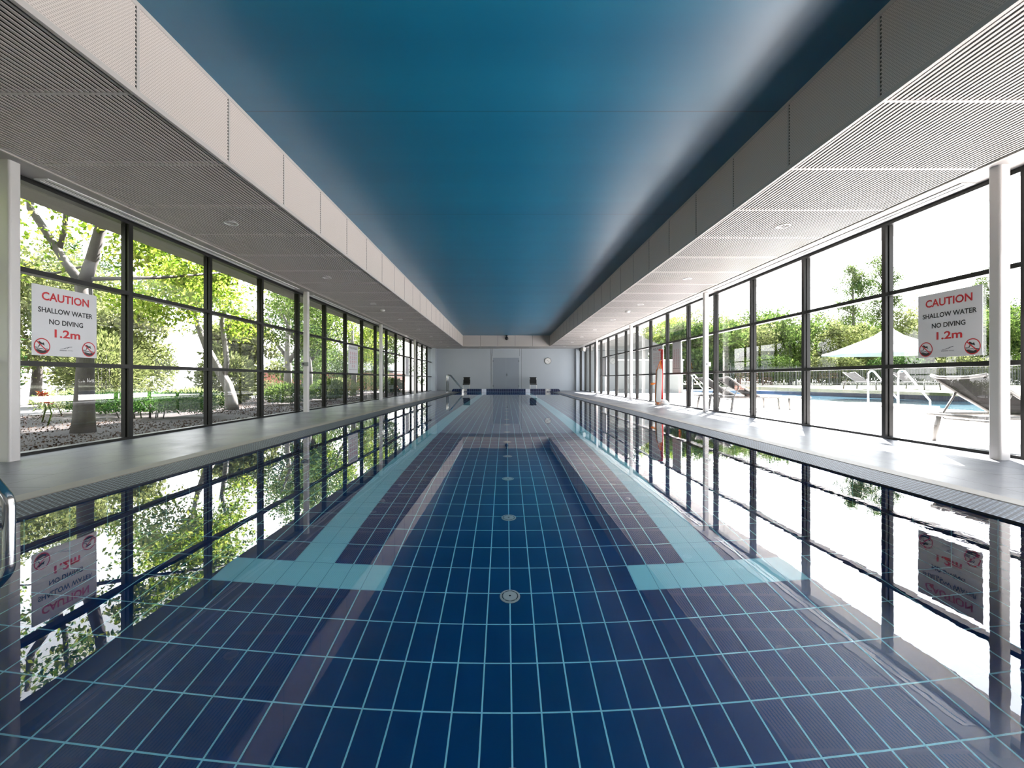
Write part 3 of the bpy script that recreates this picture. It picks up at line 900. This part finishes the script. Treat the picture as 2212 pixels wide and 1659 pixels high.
# ------------------------------------------------------------------ outdoors: grounds
b = MB(); b.box(-120, XL-0.06, -60, 30, -0.6, -0.10); b.box(-120, XL-0.06, 30, 140, -1.6, -1.19); struct(b.build('ground', M['asphalt']))
b = MB(); b.box(XR+0.06, 160, -60, 140, -0.6, -0.50); struct(b.build('ground', M['lawn']))
b = MB()
b.poly([(-9.5,-12,-0.02),(XL-0.06,-12,-0.02),(XL-0.06,32,-0.02),(-10.5,32,-0.02)]); b.box(-10.0, XL-0.06, -12, 32, -0.3, -0.03)
struct(b.build('ground_mulch_bed', M['mulch']))
# terrace, outdoor pool, lawn
b = MB(); b.prism([(XR+0.06,-12),(11.1,-12),(11.1,40),(XR+0.06,40)], 'z', -0.4, -0.012); struct(b.build('ground_terrace', M['terrace']))
PXa, PXb, PXc = 11.1, 16.0, 19.6
b = MB(); b.prism([(11.1,6),(21.6,6),(20.0,19.0),(15.8,29.0),(11.1,29.0)], 'z', -0.49, -0.17); struct(b.build('outdoor_pool_water', M['out_water']))
b = MB(); b.prism([(20.0,19.0),(20.25,19.0),(16.1,29.2),(15.8,29.0)], 'z', -0.4, 0.0); b.prism([(21.6,6),(21.9,6),(20.25,19.0),(20.0,19.0)], 'z', -0.4, 0.0)
b.box(11.1,16.1,29.0,29.3,-0.4,0.0)
struct(b.build('outdoor_pool_wall', M['pool_out']))
b = MB(); b.prism([(20.0,19.0),(21.3,19.3),(16.9,30.0),(15.8,29.0)], 'z', 0.0, 0.05); b.prism([(21.6,6),(22.9,6),(21.3,19.3),(20.0,19.0)], 'z', 0.0, 0.05); b.box(10.5,16.4,29.0,29.9,0.0,0.05)
struct(b.build('outdoor_pool_kerb', M['terrace']))
b = MB(); b.quad((21.6,5,0.03),(70,5,0.03),(70,34,0.30),(15,34,0.30)); b.quad((15.9,29.3,0.05),(21.6,5,0.03),(15,34,0.30),(10,34,0.30))
b.box(10, 90, 33, 70, -0.4, 0.28); b.box(XR+0.06, 10, 40, 70, -0.4, 0.28); struct(b.build('ground_lawn', M['lawn']))

# loungers
def make_lounger():
    r = empty('sun_lounger')
    b = MB()
    for s in (-1, 1): b.tube([(0.02,s*0.33,0.33),(1.93,s*0.33,0.33)], 0.022, 10)
    for x in (0.02, 0.78, 1.93): b.tube([(x,-0.33,0.33),(x,0.33,0.33)], 0.020, 10)
    b.build('frame', M['lounger_frame'], r)
    for x, dx in ((0.16,-0.06), (1.84,0.03)):
        for s in (-1, 1):
            b = MB(); b.tube([(x,s*0.33,0.34),(x+dx,s*0.34,0.0)], [0.03,0.024], 10); b.build('leg', M['lounger_frame'], r)
    b = MB(); b.box(0.80,1.91,-0.30,0.30,0.338,0.348); b.build('seat_sling', M['sling'], r)
    br = MB()
    for s in (-1, 1): br.tube([(0.78,s*0.31,0.35),(0.40,s*0.31,0.56),(0.04,s*0.31,0.80)], 0.018, 10)
    br.tube([(0.04,-0.31,0.80),(0.0,-0.18,0.775),(-0.01,0,0.765),(0.0,0.18,0.775),(0.04,0.31,0.80)], 0.018, 10)
    bo = br.build('backrest', M['lounger_frame'], r)
    b = MB(); b.poly([(0.79,-0.30,0.352),(0.79,0.30,0.352),(0.05,0.30,0.792),(0.0,0.0,0.77),(0.05,-0.30,0.792)])
    b.poly([(0.785,-0.30,0.344),(0.045,-0.30,0.784),(-0.005,0.0,0.762),(0.045,0.30,0.784),(0.785,0.30,0.344)]); b.build('back_sling', M['sling'], bo)
    b = MB(); b.tube(rounded([(0.34,-0.30,0.60),(0.14,-0.30,0.28),(0.14,0.30,0.28),(0.34,0.30,0.60)], [0.08,0.08]), 0.012, 8); b.build('brace', M['lounger_frame'], r)
    return r
lg = make_lounger()
for k, (x, y, rz, sc, lab) in enumerate((
    (5.14, 5.22, 0.02, 1.0, 'grey sling lounger with raised back on the terrace behind the caution sign'),
    (5.06, 10.75, 0.0, 1.0, 'grey sling lounger on the terrace beside the second column, nearer of the pair'),
    (4.98, 11.72, 0.0, 1.0, 'grey sling lounger on the terrace beyond its pair by the second column'),
    (18.75, 24.9, -1.5, 1.15, 'lounger on the far lawn left of the white shade poles'),
    (21.5, 25.0, -1.6, 1.15, 'lounger with dark raised back on the far lawn behind the steel poles'))):
    o = lg if k == 0 else copy_tree(lg)
    o.location = (x, y, -0.012 if k < 3 else 0.19); o.rotation_euler = (0,0,rz); o.scale = (sc,sc,sc)
    tag(o, lab, 'lounger', 'sun loungers')

# white shade umbrella
r = empty('shade_umbrella', (17.0, 20.2, -0.17))
b = MB(); R = 2.45
prof = [(0.02,3.22),(0.12,3.16),(0.5,2.86),(1.0,2.58),(1.6,2.32),(2.1,2.16),(R,2.06),(R,2.00),(2.05,2.12),(1.0,2.52),(0.1,3.10)]
b.lathe(prof, 8, smooth=False, ph=0.2); b.build('canopy', M['canvas'], r)
b = MB(); b.tube([(0,0,0.0),(0,0,3.2)], 0.04, 12); b.build('pole', M['white'], r)
for k in range(8):
    a = 0.2+k*PI/4; b = MB(); b.tube([(0.05*math.cos(a),0.05*math.sin(a),3.02),(2.35*math.cos(a),2.35*math.sin(a),2.04)], 0.012, 6); b.build('rib', M['white'], r)
tag(r, 'white pointed shade umbrella beyond the outdoor pool', 'umbrella')
handrail('outdoor_handrail', 11.1, 13.1, 1, -1.0, 'pale steel handrail at the outdoor pool under the white umbrella', 'outdoor pool handrails', under=False)
handrail('outdoor_handrail', 11.1, 26.0, 1, -0.55, 'pale steel handrail at the far end of the outdoor pool', 'outdoor pool handrails', under=False)
b = MB(); b.box(10.05,11.08,11.6,13.6,-0.012,0.045)
tag(bevel(b.build('step_slab', M['terrace']), 0.01), 'low pale slab under the outdoor handrail at the pool edge', 'slab')
# pool fence
r = empty('pool_fence', (16.4, 33.2, 0.28))
b = MB(); L = 40.0; n = int(L/0.11)
for k in range(n): b.box(0.11*k, 0.11*k+0.030, -0.011, 0.011, 0.02, 1.38)
b.build('paling_panel', M['fence'], r)
for z in (0.15, 1.25):
    b = MB(); b.box(0, L, -0.02, 0.02, z-0.02, z+0.02); b.build('rail', M['fence'], r)
for k in range(19):
    b = MB(); b.box(2.4*k-0.03, 2.4*k+0.03, -0.03, 0.03, 0, 1.45); b.build('post', M['fence'], r)
tag(r, 'dark paling pool fence along the back of the lawn', 'fence')
# pavilion with grey roof
r = empty('pavilion', (7.4, 29.0, -0.012))
b = MB(); b.box(-2.2, 1.7, 0, 8, 0, 2.6); b.build('wall', M['white_wall'], r)
b = MB(); b.prism([(-2.7,2.55),(2.3,2.55),(2.3,2.85),(-0.2,3.95),(-2.7,2.85)], 'y', -0.7, 8.5); b.build('roof', M['house_roof'], r)
b = MB(); b.box(-1.2,-0.2,-0.03,0.01,0,2.1); b.build('door', M['grey_plastic'], r)
b = MB(); b.box(0.3,1.3,-0.03,0.01,0.9,2.0); b.build('window', M['black'], r)
tag(r, 'pale pavilion with a grey roof at the end of the terrace', 'pavilion')
r = empty('garden_wall', (7.9, 24.6, -0.012))
b = MB(); b.box(-1.8, 1.7, 0, 0.15, 0, 1.75); b.build('panel', M['white_wall'], r)
b = MB(); b.box(-1.85, 1.75, -0.03, 0.18, 1.75, 1.82); b.build('coping', M['white'], r)
tag(r, 'low white screen wall on the terrace before the pavilion', 'wall')

# ------------------------------------------------------------------ trees and shrubs
def blob(rng, c, rad, n, shell=0.35):
    d = rng.normal(size=(n,3)); d /= np.linalg.norm(d, axis=1)[:,None]
    rr = (shell + (1-shell)*rng.random(n)**0.6)[:,None]
    return np.array(c)+d*rr*np.array(rad)
def crown(rng, c, rad, n, clumps=18, cr=0.38):
    out = []
    for k in range(clumps):
        d = rng.normal(size=3); d /= np.linalg.norm(d)
        cc = np.array(c)+d*np.array(rad)*(0.25+0.65*rng.random())
        out.append(blob(rng, cc, np.array(rad)*cr*(0.7+0.6*rng.random()), n//clumps, 0.15))
    return np.concatenate(out)
PLANTS = []
def plant(r, P, size, mat, seed, droop, aspect, limbs):
    P = np.asarray(P, float); b = np.array(r.location)
    lp = []
    for pts, rad in limbs:
        for a, c in zip(pts[:-1], pts[1:]):
            for t in np.linspace(0, 1, 7): lp.append([a[k]+(c[k]-a[k])*t for k in range(3)])
    lo, hi = np.percentile(P, 5, axis=0), np.percentile(P, 95, axis=0)
    PLANTS.append(dict(r=r, P=P, size=size, mat=mat, seed=seed, droop=droop, aspect=aspect, c=b+(lo+hi)/2, rad=np.mean(hi-lo)/2, b=b,
                       limbs=(np.array(lp)+b) if lp else None))
def grow_foliage():
    for i, a in enumerate(PLANTS):
        P = a['P']+a['b']; keep = np.ones(len(P), bool); mg = 1.1*a['size']
        for j, q in enumerate(PLANTS):
            if i == j: continue
            dc = np.linalg.norm(a['c']-q['c'])
            if dc > 14: continue
            pw = ((P-q['c'])**2).sum(1)-q['rad']**2 - ((P-a['c'])**2).sum(1)+a['rad']**2
            keep &= pw > 2*dc*mg
            if q['limbs'] is not None:
                for k0 in range(0, len(q['limbs'])):
                    keep &= ((P-q['limbs'][k0])**2).sum(1) > (mg+0.12)**2
        if keep.sum() < 10: keep[:10] = True
        leaf_mesh('foliage', a['P'][keep], a['size'], a['mat'], a['r'], a['seed'], a['droop'], a['aspect'])
def tree(name, base, limbs, leaves, lsize, lmat, bark, label, group=None, seed=1, droop=0.2, cat='tree', aspect=0.5):
    """limbs: polylines with radii relative to the base; leaves: (n,3) array relative to the base."""
    r = empty(name, base)
    for k, (pts, rad) in enumerate(limbs):
        b = MB(); b.tube(pts, rad, 10); b.build('trunk' if k == 0 else 'branch', bark, r)
    plant(r, leaves, lsize, lmat, seed, droop, aspect, limbs)
    tag(r, label, cat, group); return r

rng = np.random.default_rng(11)
# T1: forked tree right outside the caution-sign window
limbs = [([(0,0,0),(0.01,0,0.25),(0.03,0,1.0),(0.03,0,1.7),(0.0,0,2.15)], [0.15,0.125,0.10,0.09,0.10]),
         ([(0.0,0,2.10),(-0.30,0.05,2.45),(-0.52,0.05,2.80),(-0.75,0,3.20),(-0.8,0,3.7)], [0.07,0.055,0.05,0.045,0.03]),
         ([(0.0,0,2.10),(0.13,0,2.5),(0.25,0,2.95),(0.30,0,3.5),(0.5,0.1,4.3)], [0.085,0.075,0.065,0.05,0.03]),
         ([(-0.40,0.05,2.62),(-0.36,0.1,2.95),(-0.33,0.1,3.4),(-0.2,0.1,4.0)], [0.035,0.032,0.028,0.02]),
         ([(0.05,0.0,2.25),(-0.3,0.3,2.45),(-0.9,0.5,2.4),(-1.8,0.6,2.5)], [0.02,0.018,0.014,0.01]),
         ([(0.12,0,2.2),(0.5,0.8,2.4),(0.7,1.8,2.7),(0.6,2.8,3.0)], [0.03,0.026,0.02,0.012])]
lv = np.concatenate([crown(rng, (-0.5,0.0,3.2), (1.9,1.5,1.3), 2200, 34, 0.22), crown(rng, (0.1,1.9,3.2), (1.0,1.7,1.2), 4200, 30, 0.3), crown(rng, (-0.6,-1.2,4.4), (2.6,2.4,1.4), 4200, 30, 0.3), crown(rng, (-0.2,1.4,2.45), (0.6,1.3,0.5), 500, 10, 0.3)])
tree('lime_tree', (-6.03,6.5,-0.03), limbs, lv, 0.085, M['leaf_lime'], M['bark_grey'], 'forked grey-barked tree with lime leaves behind the garden-side caution sign', 'garden trees', 5)
# T2: pale leaning tree
limbs = [([(0,0,0),(-0.02,0,0.3),(-0.10,0,0.62),(-0.35,0,1.05),(-0.62,0,1.55),(-0.9,0.1,2.1),(-1.1,0.1,3.0)], [0.17,0.14,0.12,0.10,0.085,0.07,0.05]),
         ([(-0.20,0,0.80),(-0.12,0,1.2),(-0.2,0.05,1.7),(-0.28,0.05,2.2),(-0.1,0.1,3.0)], [0.075,0.065,0.06,0.05,0.035])]
lv = np.concatenate([crown(rng, (-0.4,-0.8,3.0), (1.5,2.1,1.15), 8000, 44, 0.28), crown(rng, (0.4,-1.9,2.5), (0.7,1.2,0.6), 1300, 14, 0.35), crown(rng, (0.1,0.2,2.05), (0.5,0.6,0.35), 300, 6, 0.4)])
tree('lime_tree', (-6.80,11.3,-0.03), limbs, lv, 0.09, M['leaf_lime'], M['bark_pale'], 'pale leaning trunk under lime leaves behind the garden hedge', 'garden trees', 6)
# T3: bare pale tree
limbs = [([(0,0,0),(0.05,0,1.2),(0.0,0,2.2),(0.1,0,3.6),(0.0,0,5.2)], [0.20,0.15,0.11,0.08,0.03]),
         ([(0.0,0,1.4),(0.6,0,2.4),(1.2,0.2,3.4),(1.5,0.2,4.6)], [0.10,0.08,0.05,0.03]), ([(0.0,0,1.7),(-0.6,0,2.6),(-0.9,0.1,3.8)], [0.08,0.06,0.03]),
         ([(0.3,0,1.9),(0.5,0.2,3.2),(0.4,0.2,4.6)], [0.05,0.04,0.02]), ([(0.9,0.1,2.9),(1.9,0.1,3.3)], [0.035,0.015]), ([(-0.1,0,3.0),(-0.6,0,4.4)], [0.03,0.015])]
lv = crown(rng, (0.2,0,3.9), (1.9,1.6,1.6), 2600, 40, 0.2)
tree('bare_tree', (-9.6,20.0,-0.05), limbs, lv, 0.10, M['leaf_olive'], M['bark_pale'], 'sparse pale-limbed tree before the red brick house', 'garden trees', 7)
# full green trees along the further panes
for k, (x, y, hgt, mat, lab) in enumerate((
    (-7.2, 16.6, 3.1, 'leaf_green', 'dense green tree beyond the third garden-side column, left of the POOL RULES poster'),
    (-6.9, 20.6, 3.0, 'leaf_lime', 'bright green tree behind the POOL RULES poster on the garden side'),
    (-6.9, 25.4, 3.2, 'leaf_green', 'green tree behind the last garden-side windows'))):
    limbs = [([(0,0,0),(0.05,0,1.0),(-0.05,0,2.2),(0,0,3.2)], [0.14,0.11,0.09,0.05]), ([(0,0,1.3),(0.4,0.5,2.2),(0.6,1.0,3.0)], [0.06,0.05,0.03]), ([(0,0,1.5),(-0.4,-0.5,2.4),(-0.5,-1.0,3.2)], [0.06,0.05,0.03])]
    lv = np.concatenate([crown(rng, (0.1,0,hgt), (1.7,2.3,1.7), 7000, 44, 0.27), crown(rng, (0.4,-0.6,1.75), (0.9,1.5,0.6), 1200, 14, 0.35)])
    tree('garden_tree', (x,y,-0.03), limbs, lv, 0.10, M[mat], M['bark_pale'], lab, 'garden trees', 20+k)
# backdrop trees on the garden side, plus two out-of-view light blockers
bx = [(-12.8,14.6,2.5,2.0,'leaf_olive','olive tree filling the garden between the hedge and the leaning trunk'),
      (-7.4,1.2,3.2,2.2,'leaf_lime','out-of-view lime-leaved tree added left of the near column to block sky light'),  # added out of view to cut sky light entering from the left
      (-8.0,-4.5,3.4,2.6,'leaf_green','out-of-view green tree added behind the camera to block sky light'),  # unseen, added behind the camera to close off open sky
      (-13.5,6.0,3.0,2.6,'leaf_olive','olive tree rising behind the garden-side caution sign'),
      (-14.6,10.8,3.0,2.4,'leaf_dark','dark shrubby tree behind the garden hedge'),
      (-15.5,15.0,3.6,2.8,'leaf_olive','grey-green tree standing beyond the pale leaning trunk'),
      (-9.5,16.4,2.3,1.6,'leaf_olive','low weeping olive tree right of the leaning trunk'),
      (-24.0,25.0,5.6,3.6,'leaf_dark','tall dark tree across the pale path beyond the olive trees'),
      (-11.8,27.5,4.6,3.0,'leaf_green','broad green tree beyond the sparse pale-limbed one'),
      (-5.6,36.5,5.0,3.0,'leaf_green','green tree furthest along the garden side'),
      (-19.5,11.0,4.5,3.2,'leaf_olive','far olive tree across the pale path')]
for k, (x, y, zc, rad, mat, lab) in enumerate(bx):
    limbs = [([(0,0,0),(0.1,0,zc*0.4),(0,0,zc)], [0.16,0.12,0.05]), ([(0,0,zc*0.45),(rad*0.4,0.2,zc*0.9)], [0.06,0.03]), ([(0,0,zc*0.5),(-rad*0.4,-0.3,zc)], [0.06,0.03])]
    lv = np.concatenate([crown(rng, (0,0,zc), (rad,rad,rad*0.8), 9000, 60, 0.25), crown(rng, (0,0,zc*0.45), (rad*0.9,rad*0.9,zc*0.4), 3500, 30, 0.3)])
    lv[:,2] = np.maximum(lv[:,2], 0.15)
    tree('garden_tree', (x,y,-0.1), limbs, lv, 0.15, M[mat], M['bark_grey'], lab, 'trees behind the garden', 40+k)
# hedge and shrubs
def shrub(name, base, dims, n, size, mat, label, group, seed, cat='shrub', boxy=False, stems=True, aspect=0.5, droop=-0.4):
    r = empty(name, base); g = np.random.default_rng(seed)
    if boxy: P = (g.random((n,3))-np.array([0.5,0.5,0.0]))*np.array(dims); P[:,2] = 0.14+P[:,2]*0.85
    else: P = blob(g, (0,0,dims[2]*0.5), (dims[0]/2,dims[1]/2,dims[2]/2), n, 0.3); P[:,2] = np.maximum(P[:,2], 0.14)
    plant(r, P, size, mat, seed, droop, aspect, [])
    if stems:
        b = MB()
        for k in range(10):
            x, y = (g.random()-0.5)*dims[0]*0.8, (g.random()-0.5)*dims[1]*0.8
            b.tube([(x*0.8,y*0.8,0),(x,y,dims[2]*0.7)], [0.012,0.006], 6)
        b.build('stems', M['bark_grey'], r)
    tag(r, label, cat, group); return r
h = shrub('hedge', (-6.95,8.9,-0.03), (2.4,0.9,0.42), 9000, 0.05, M['leaf_hedge'], 'low clipped green hedge outside the second and third garden windows', 'garden shrubs', 61, 'hedge', True)
h.rotation_euler = (0,0,0.16)
for k, (x, y, d, nn, sz, mat, lab) in enumerate((
    (-6.5,13.6,(1.3,1.3,0.62),3200,0.07,'leaf_green','rounded green shrub left of the second garden-side column'),
    (-6.3,16.2,(1.2,1.6,0.75),3200,0.07,'leaf_green','green shrub right of the second garden-side column'),
    (-6.6,18.3,(1.4,1.8,0.8),3200,0.08,'leaf_pale','pale feathery shrub under the POOL RULES poster'),
    (-5.6,23.0,(0.9,1.3,0.8),2600,0.08,'leaf_green','green shrub beyond the POOL RULES poster'),
    (-6.5,25.0,(1.3,1.8,0.9),2600,0.08,'leaf_green','green shrub outside the last garden-side windows'),
    (-8.8,9.9,(3.4,1.0,0.55),3800,0.10,'leaf_pale','pale ground cover just behind the low hedge'),
    (-8.5,5.6,(1.6,1.2,0.7),2600,0.10,'leaf_pale','pale shrub left of the forked tree trunk'),
    (-8.3,12.0,(1.6,1.2,0.5),3000,0.10,'leaf_pale','pale grassy clump behind the leaning trunk'),
    (-9.5,18.0,(2.4,2.4,0.7),3000,0.10,'leaf_pale','pale grassy clump before the brick house'))):
    shrub('garden_shrub', (x,y,-0.03), d, nn, sz, M[mat], lab, 'garden shrubs', 70+k, droop=-0.8 if 'pale' in mat else -0.3, aspect=0.22 if 'pale' in mat else 0.5)
for k, (x, y, z, lab) in enumerate(((-6.9,8.3,1.06,'orange flower spray beside the second garden mullion'), (-8.25,8.1,0.50,'orange flower spray right of the forked trunk'), (-7.4,7.35,0.42,'low orange flower spray beside the forked trunk'))):
    r = empty('orange_flower', (x, y, -0.03))
    b = MB(); b.tube([(0,0,0),(0.05,0.02,z*0.5),(0.0,0,z)], [0.012,0.010,0.006], 6); b.build('stem', M['leaf_green'], r)
    g = np.random.default_rng(90+k); leaf_mesh('blossom', blob(g, (0,0,z), (0.06,0.06,0.05), 60, 0.2), 0.05, M['flower'], r, 91+k)
    tag(r, lab, 'flower', 'orange flowers')
# brick house on the garden side
r = empty('brick_house', (-17.8, 33.0, -1.2))
b = MB(); b.box(0, 9.0, 0, 7, 0, 2.4); b.build('wall', M['brick'], r)
b = MB(); b.prism([(-0.8,-0.8),(7.8,-0.8),(7.8,7.8),(-0.8,7.8)], 'z', 2.4, 2.55)
for q in (((-0.6,-0.6,2.55),(9.6,-0.6,2.55),(7.5,3.5,4.2),(1.5,3.5,4.2)), ((9.6,-0.6,2.55),(9.6,7.6,2.55),(7.5,3.5,4.2)), ((-0.6,7.6,2.55),(-0.6,-0.6,2.55),(1.5,3.5,4.2)), ((9.6,7.6,2.55),(-0.6,7.6,2.55),(1.5,3.5,4.2),(7.5,3.5,4.2))): b.poly(q)
b.build('roof', M['house_roof'], r)
b = MB(); b.box(3.0,4.6,-0.04,0.02,0.9,2.0); b.build('window', M['black'], r)
tag(r, 'single-storey red brick house with a grey roof beyond the garden', 'house')

# trees behind the pool fence
rx = [(17.0,38.0,3.6,3.4,'leaf_green','broad green tree behind the fence, left end'),
      (20.5,40.0,3.9,3.4,'leaf_olive','olive tree behind the fence right of the broad green one'),
      (25.0,40.0,4.3,3.6,'leaf_green','rounded green tree behind the fence before the tall pair'),
      (28.5,39.0,3.4,3.0,'leaf_olive','low olive tree behind the fence left of the umbrella tip'),
      (36.5,40.0,4.4,3.6,'leaf_olive','olive tree behind the fence above the shade umbrella'),
      (41.5,40.0,5.2,3.8,'leaf_green','green tree behind the fence right of the tall pair'),
      (47.0,40.0,5.4,4.0,'leaf_dark','dark tree at the right end of the fence'),
      (53.0,40.0,5.6,4.2,'leaf_green','green tree furthest right behind the fence'),
      (14.6,39.5,4.6,3.2,'leaf_lime','bright green tree beside the pavilion roof'),
      (13.6,33.5,3.5,2.4,'leaf_green','green tree close to the outdoor pool end'),
      (9.6,43.5,6.4,4.0,'leaf_dark','dark tree rising behind the pavilion'),
      (4.0,44.0,5.6,3.8,'leaf_dark','dark tree beyond the end of the building')]
for k, (x, y, zc, rad, mat, lab) in enumerate(rx):
    limbs = [([(0,0,0),(0.1,0,zc*0.4),(0,0,zc)], [0.2,0.15,0.06]), ([(0,0,zc*0.4),(rad*0.4,0.2,zc*0.9)], [0.08,0.03]), ([(0,0,zc*0.45),(-rad*0.4,-0.3,zc)], [0.08,0.03])]
    lv = np.concatenate([crown(rng, (0,0,zc*0.85), (rad*1.15,rad*1.15,rad*0.8), 14000, 80, 0.26), crown(rng, (0,-0.6,1.5), (rad*0.95,1.2,1.4), 4500, 30, 0.35)])
    lv[:,2] = np.maximum(lv[:,2], 0.1)
    tree('fence_tree', (x,y,0.28), limbs, lv, 0.24, M[mat], M['bark_grey'], lab, 'trees behind the pool fence', 120+k)
for k, (x, y, hh, lab) in enumerate(((34.7,45.5,12.0,'tall slender tree above the umbrella, shorter of the pair'), (38.2,46.0,13.0,'tall slender tree above the umbrella, taller of the pair'), (48.5,45.5,11.5,'tall slender tree by the front terrace column'))):
    limbs = [([(0,0,0),(0.1,0,hh*0.4),(0,0,hh*0.95)], [0.18,0.13,0.03])]
    for q in range(9):
        z = hh*(0.3+0.07*q); a = q*2.3; L = 1.7*(1-q*0.07)
        limbs.append(([(0,0,z),(L*math.cos(a)*0.6,L*math.sin(a)*0.6,z+0.5),(L*math.cos(a),L*math.sin(a),z+1.0)], [0.05,0.035,0.015]))
    pts = [blob(rng, (1.25*math.cos(a)*s, 1.25*math.sin(a)*s, hh*(0.28+0.70*f)), (0.55,0.55,0.6), 150, 0.1) for f, a, s in [(rng.random(), rng.random()*6.28, (0.15+0.95*rng.random())) for _ in range(70)]]
    tree('slender_tree', (x,y,0.28), limbs, np.concatenate(pts), 0.17, M['leaf_green'], M['bark_grey'], lab, 'tall slender trees', 150+k)

# tall shrubs filling the garden side and the back of the fence
for k, (x, y, d, nn, sz, mat, lab) in enumerate((
    (-9.6,4.6,(2.2,2.2,2.3),4200,0.11,'leaf_olive','tall olive shrub left of the forked trunk, low in the first pane'),
    (-10.2,7.6,(2.4,2.0,2.2),4600,0.11,'leaf_olive','tall olive shrub just right of the forked trunk'),
    (-11.6,9.4,(2.6,2.2,2.4),5200,0.11,'leaf_dark','tall dark shrub rising behind the low hedge'),
    (-10.5,11.9,(1.9,1.9,2.0),4600,0.10,'leaf_olive','olive shrub behind the right half of the low hedge'),
    (-8.5,13.9,(1.6,1.6,1.6),4200,0.11,'leaf_olive','weeping olive shrub just behind the leaning trunk'),
    (-15.2,19.0,(2.4,2.6,2.4),4200,0.12,'leaf_olive','grey-green shrub deep in the garden left of the leaning trunk'),
    (-9.3,23.6,(2.4,3.0,2.6),5000,0.12,'leaf_green','tall green shrub behind the third garden-side column'),
    (-8.8,29.0,(2.6,3.4,3.0),5200,0.12,'leaf_green','tall green shrub past the end of the garden windows'))):
    shrub('garden_shrub', (x,y,-0.05), d, nn, sz, M[mat], lab, 'tall garden shrubs', 200+k)
for k, (x, mat) in enumerate(((15.5,'leaf_dark'),(20.5,'leaf_green'),(25.5,'leaf_olive'),(30.5,'leaf_dark'),(35.5,'leaf_olive'),(40.5,'leaf_green'),(46.0,'leaf_dark'))):
    shrub('fence_hedge', (x,35.4,0.28), (5.6,1.8,2.3), 5200, 0.20, M[mat], '%s dense shrub counted from the left in the row behind the pool fence' % ORD[k], 'shrubs behind the pool fence', 220+k)

for k, (x, y, zc, rad, mat) in enumerate(((26.5,61.0,6.0,4.9,'leaf_olive'),(34.0,62.0,6.2,5.0,'leaf_green'),(41.5,62.0,5.8,5.0,'leaf_olive'),(49.5,62.0,6.4,5.2,'leaf_green'),(58.0,62.0,7.2,5.4,'leaf_olive'),(68.0,62.0,7.4,5.4,'leaf_dark'))):
    limbs = [([(0,0,0),(0.1,0,zc*0.4),(0,0,zc)], [0.2,0.15,0.06])]
    lv = np.concatenate([crown(rng, (0,0,zc*0.9), (rad*1.2,rad*1.2,rad*0.95), 13000, 80, 0.26), crown(rng, (0,0,1.6), (rad,1.5,1.5), 3000, 24, 0.35)]); lv[:,2] = np.maximum(lv[:,2], 0.1)
    tree('distant_tree', (x,y,0.28), limbs, lv, 0.28, M[mat], M['bark_grey'], '%s distant tree from the left in the rear row beyond the fence' % ORD[k], 'distant trees beyond the fence', 300+k)
grow_foliage()
rng = np.random.default_rng(3)
n = 20000
P = np.stack([XL-0.12-5.0*rng.random(n)**1.2, 1.0+24*rng.random(n)**1.3, np.full(n, -0.015)+0.02*rng.random(n)], 1)
keep = np.ones(n, bool)
for q in PLANTS:
    if q['limbs'] is not None: keep &= ((P[:,:2]-q['b'][:2])**2).sum(1) > 0.42**2
for fx, fy in ((-6.9,8.3),(-8.25,8.1),(-7.4,7.35)):
    keep &= ((P[:,:2]-np.array([fx,fy]))**2).sum(1) > 0.2**2
for q in PLANTS:
    if q['limbs'] is not None: pass
    else:
        fp = np.ptp(q['P'], axis=0)/2+0.16
        keep &= (((P[:,:2]-q['c'][:2])/fp[:2])**2).sum(1) > (2.0 if q['r'].name.startswith('hedge') else 1.0)
P = P[keep]
o = leaf_mesh('leaf_litter', P, 0.035, M['litter'], seed=4, aspect=0.6)
tag(o, 'dry brown leaf litter over the garden bed outside the windows', 'leaf litter', kind='stuff')
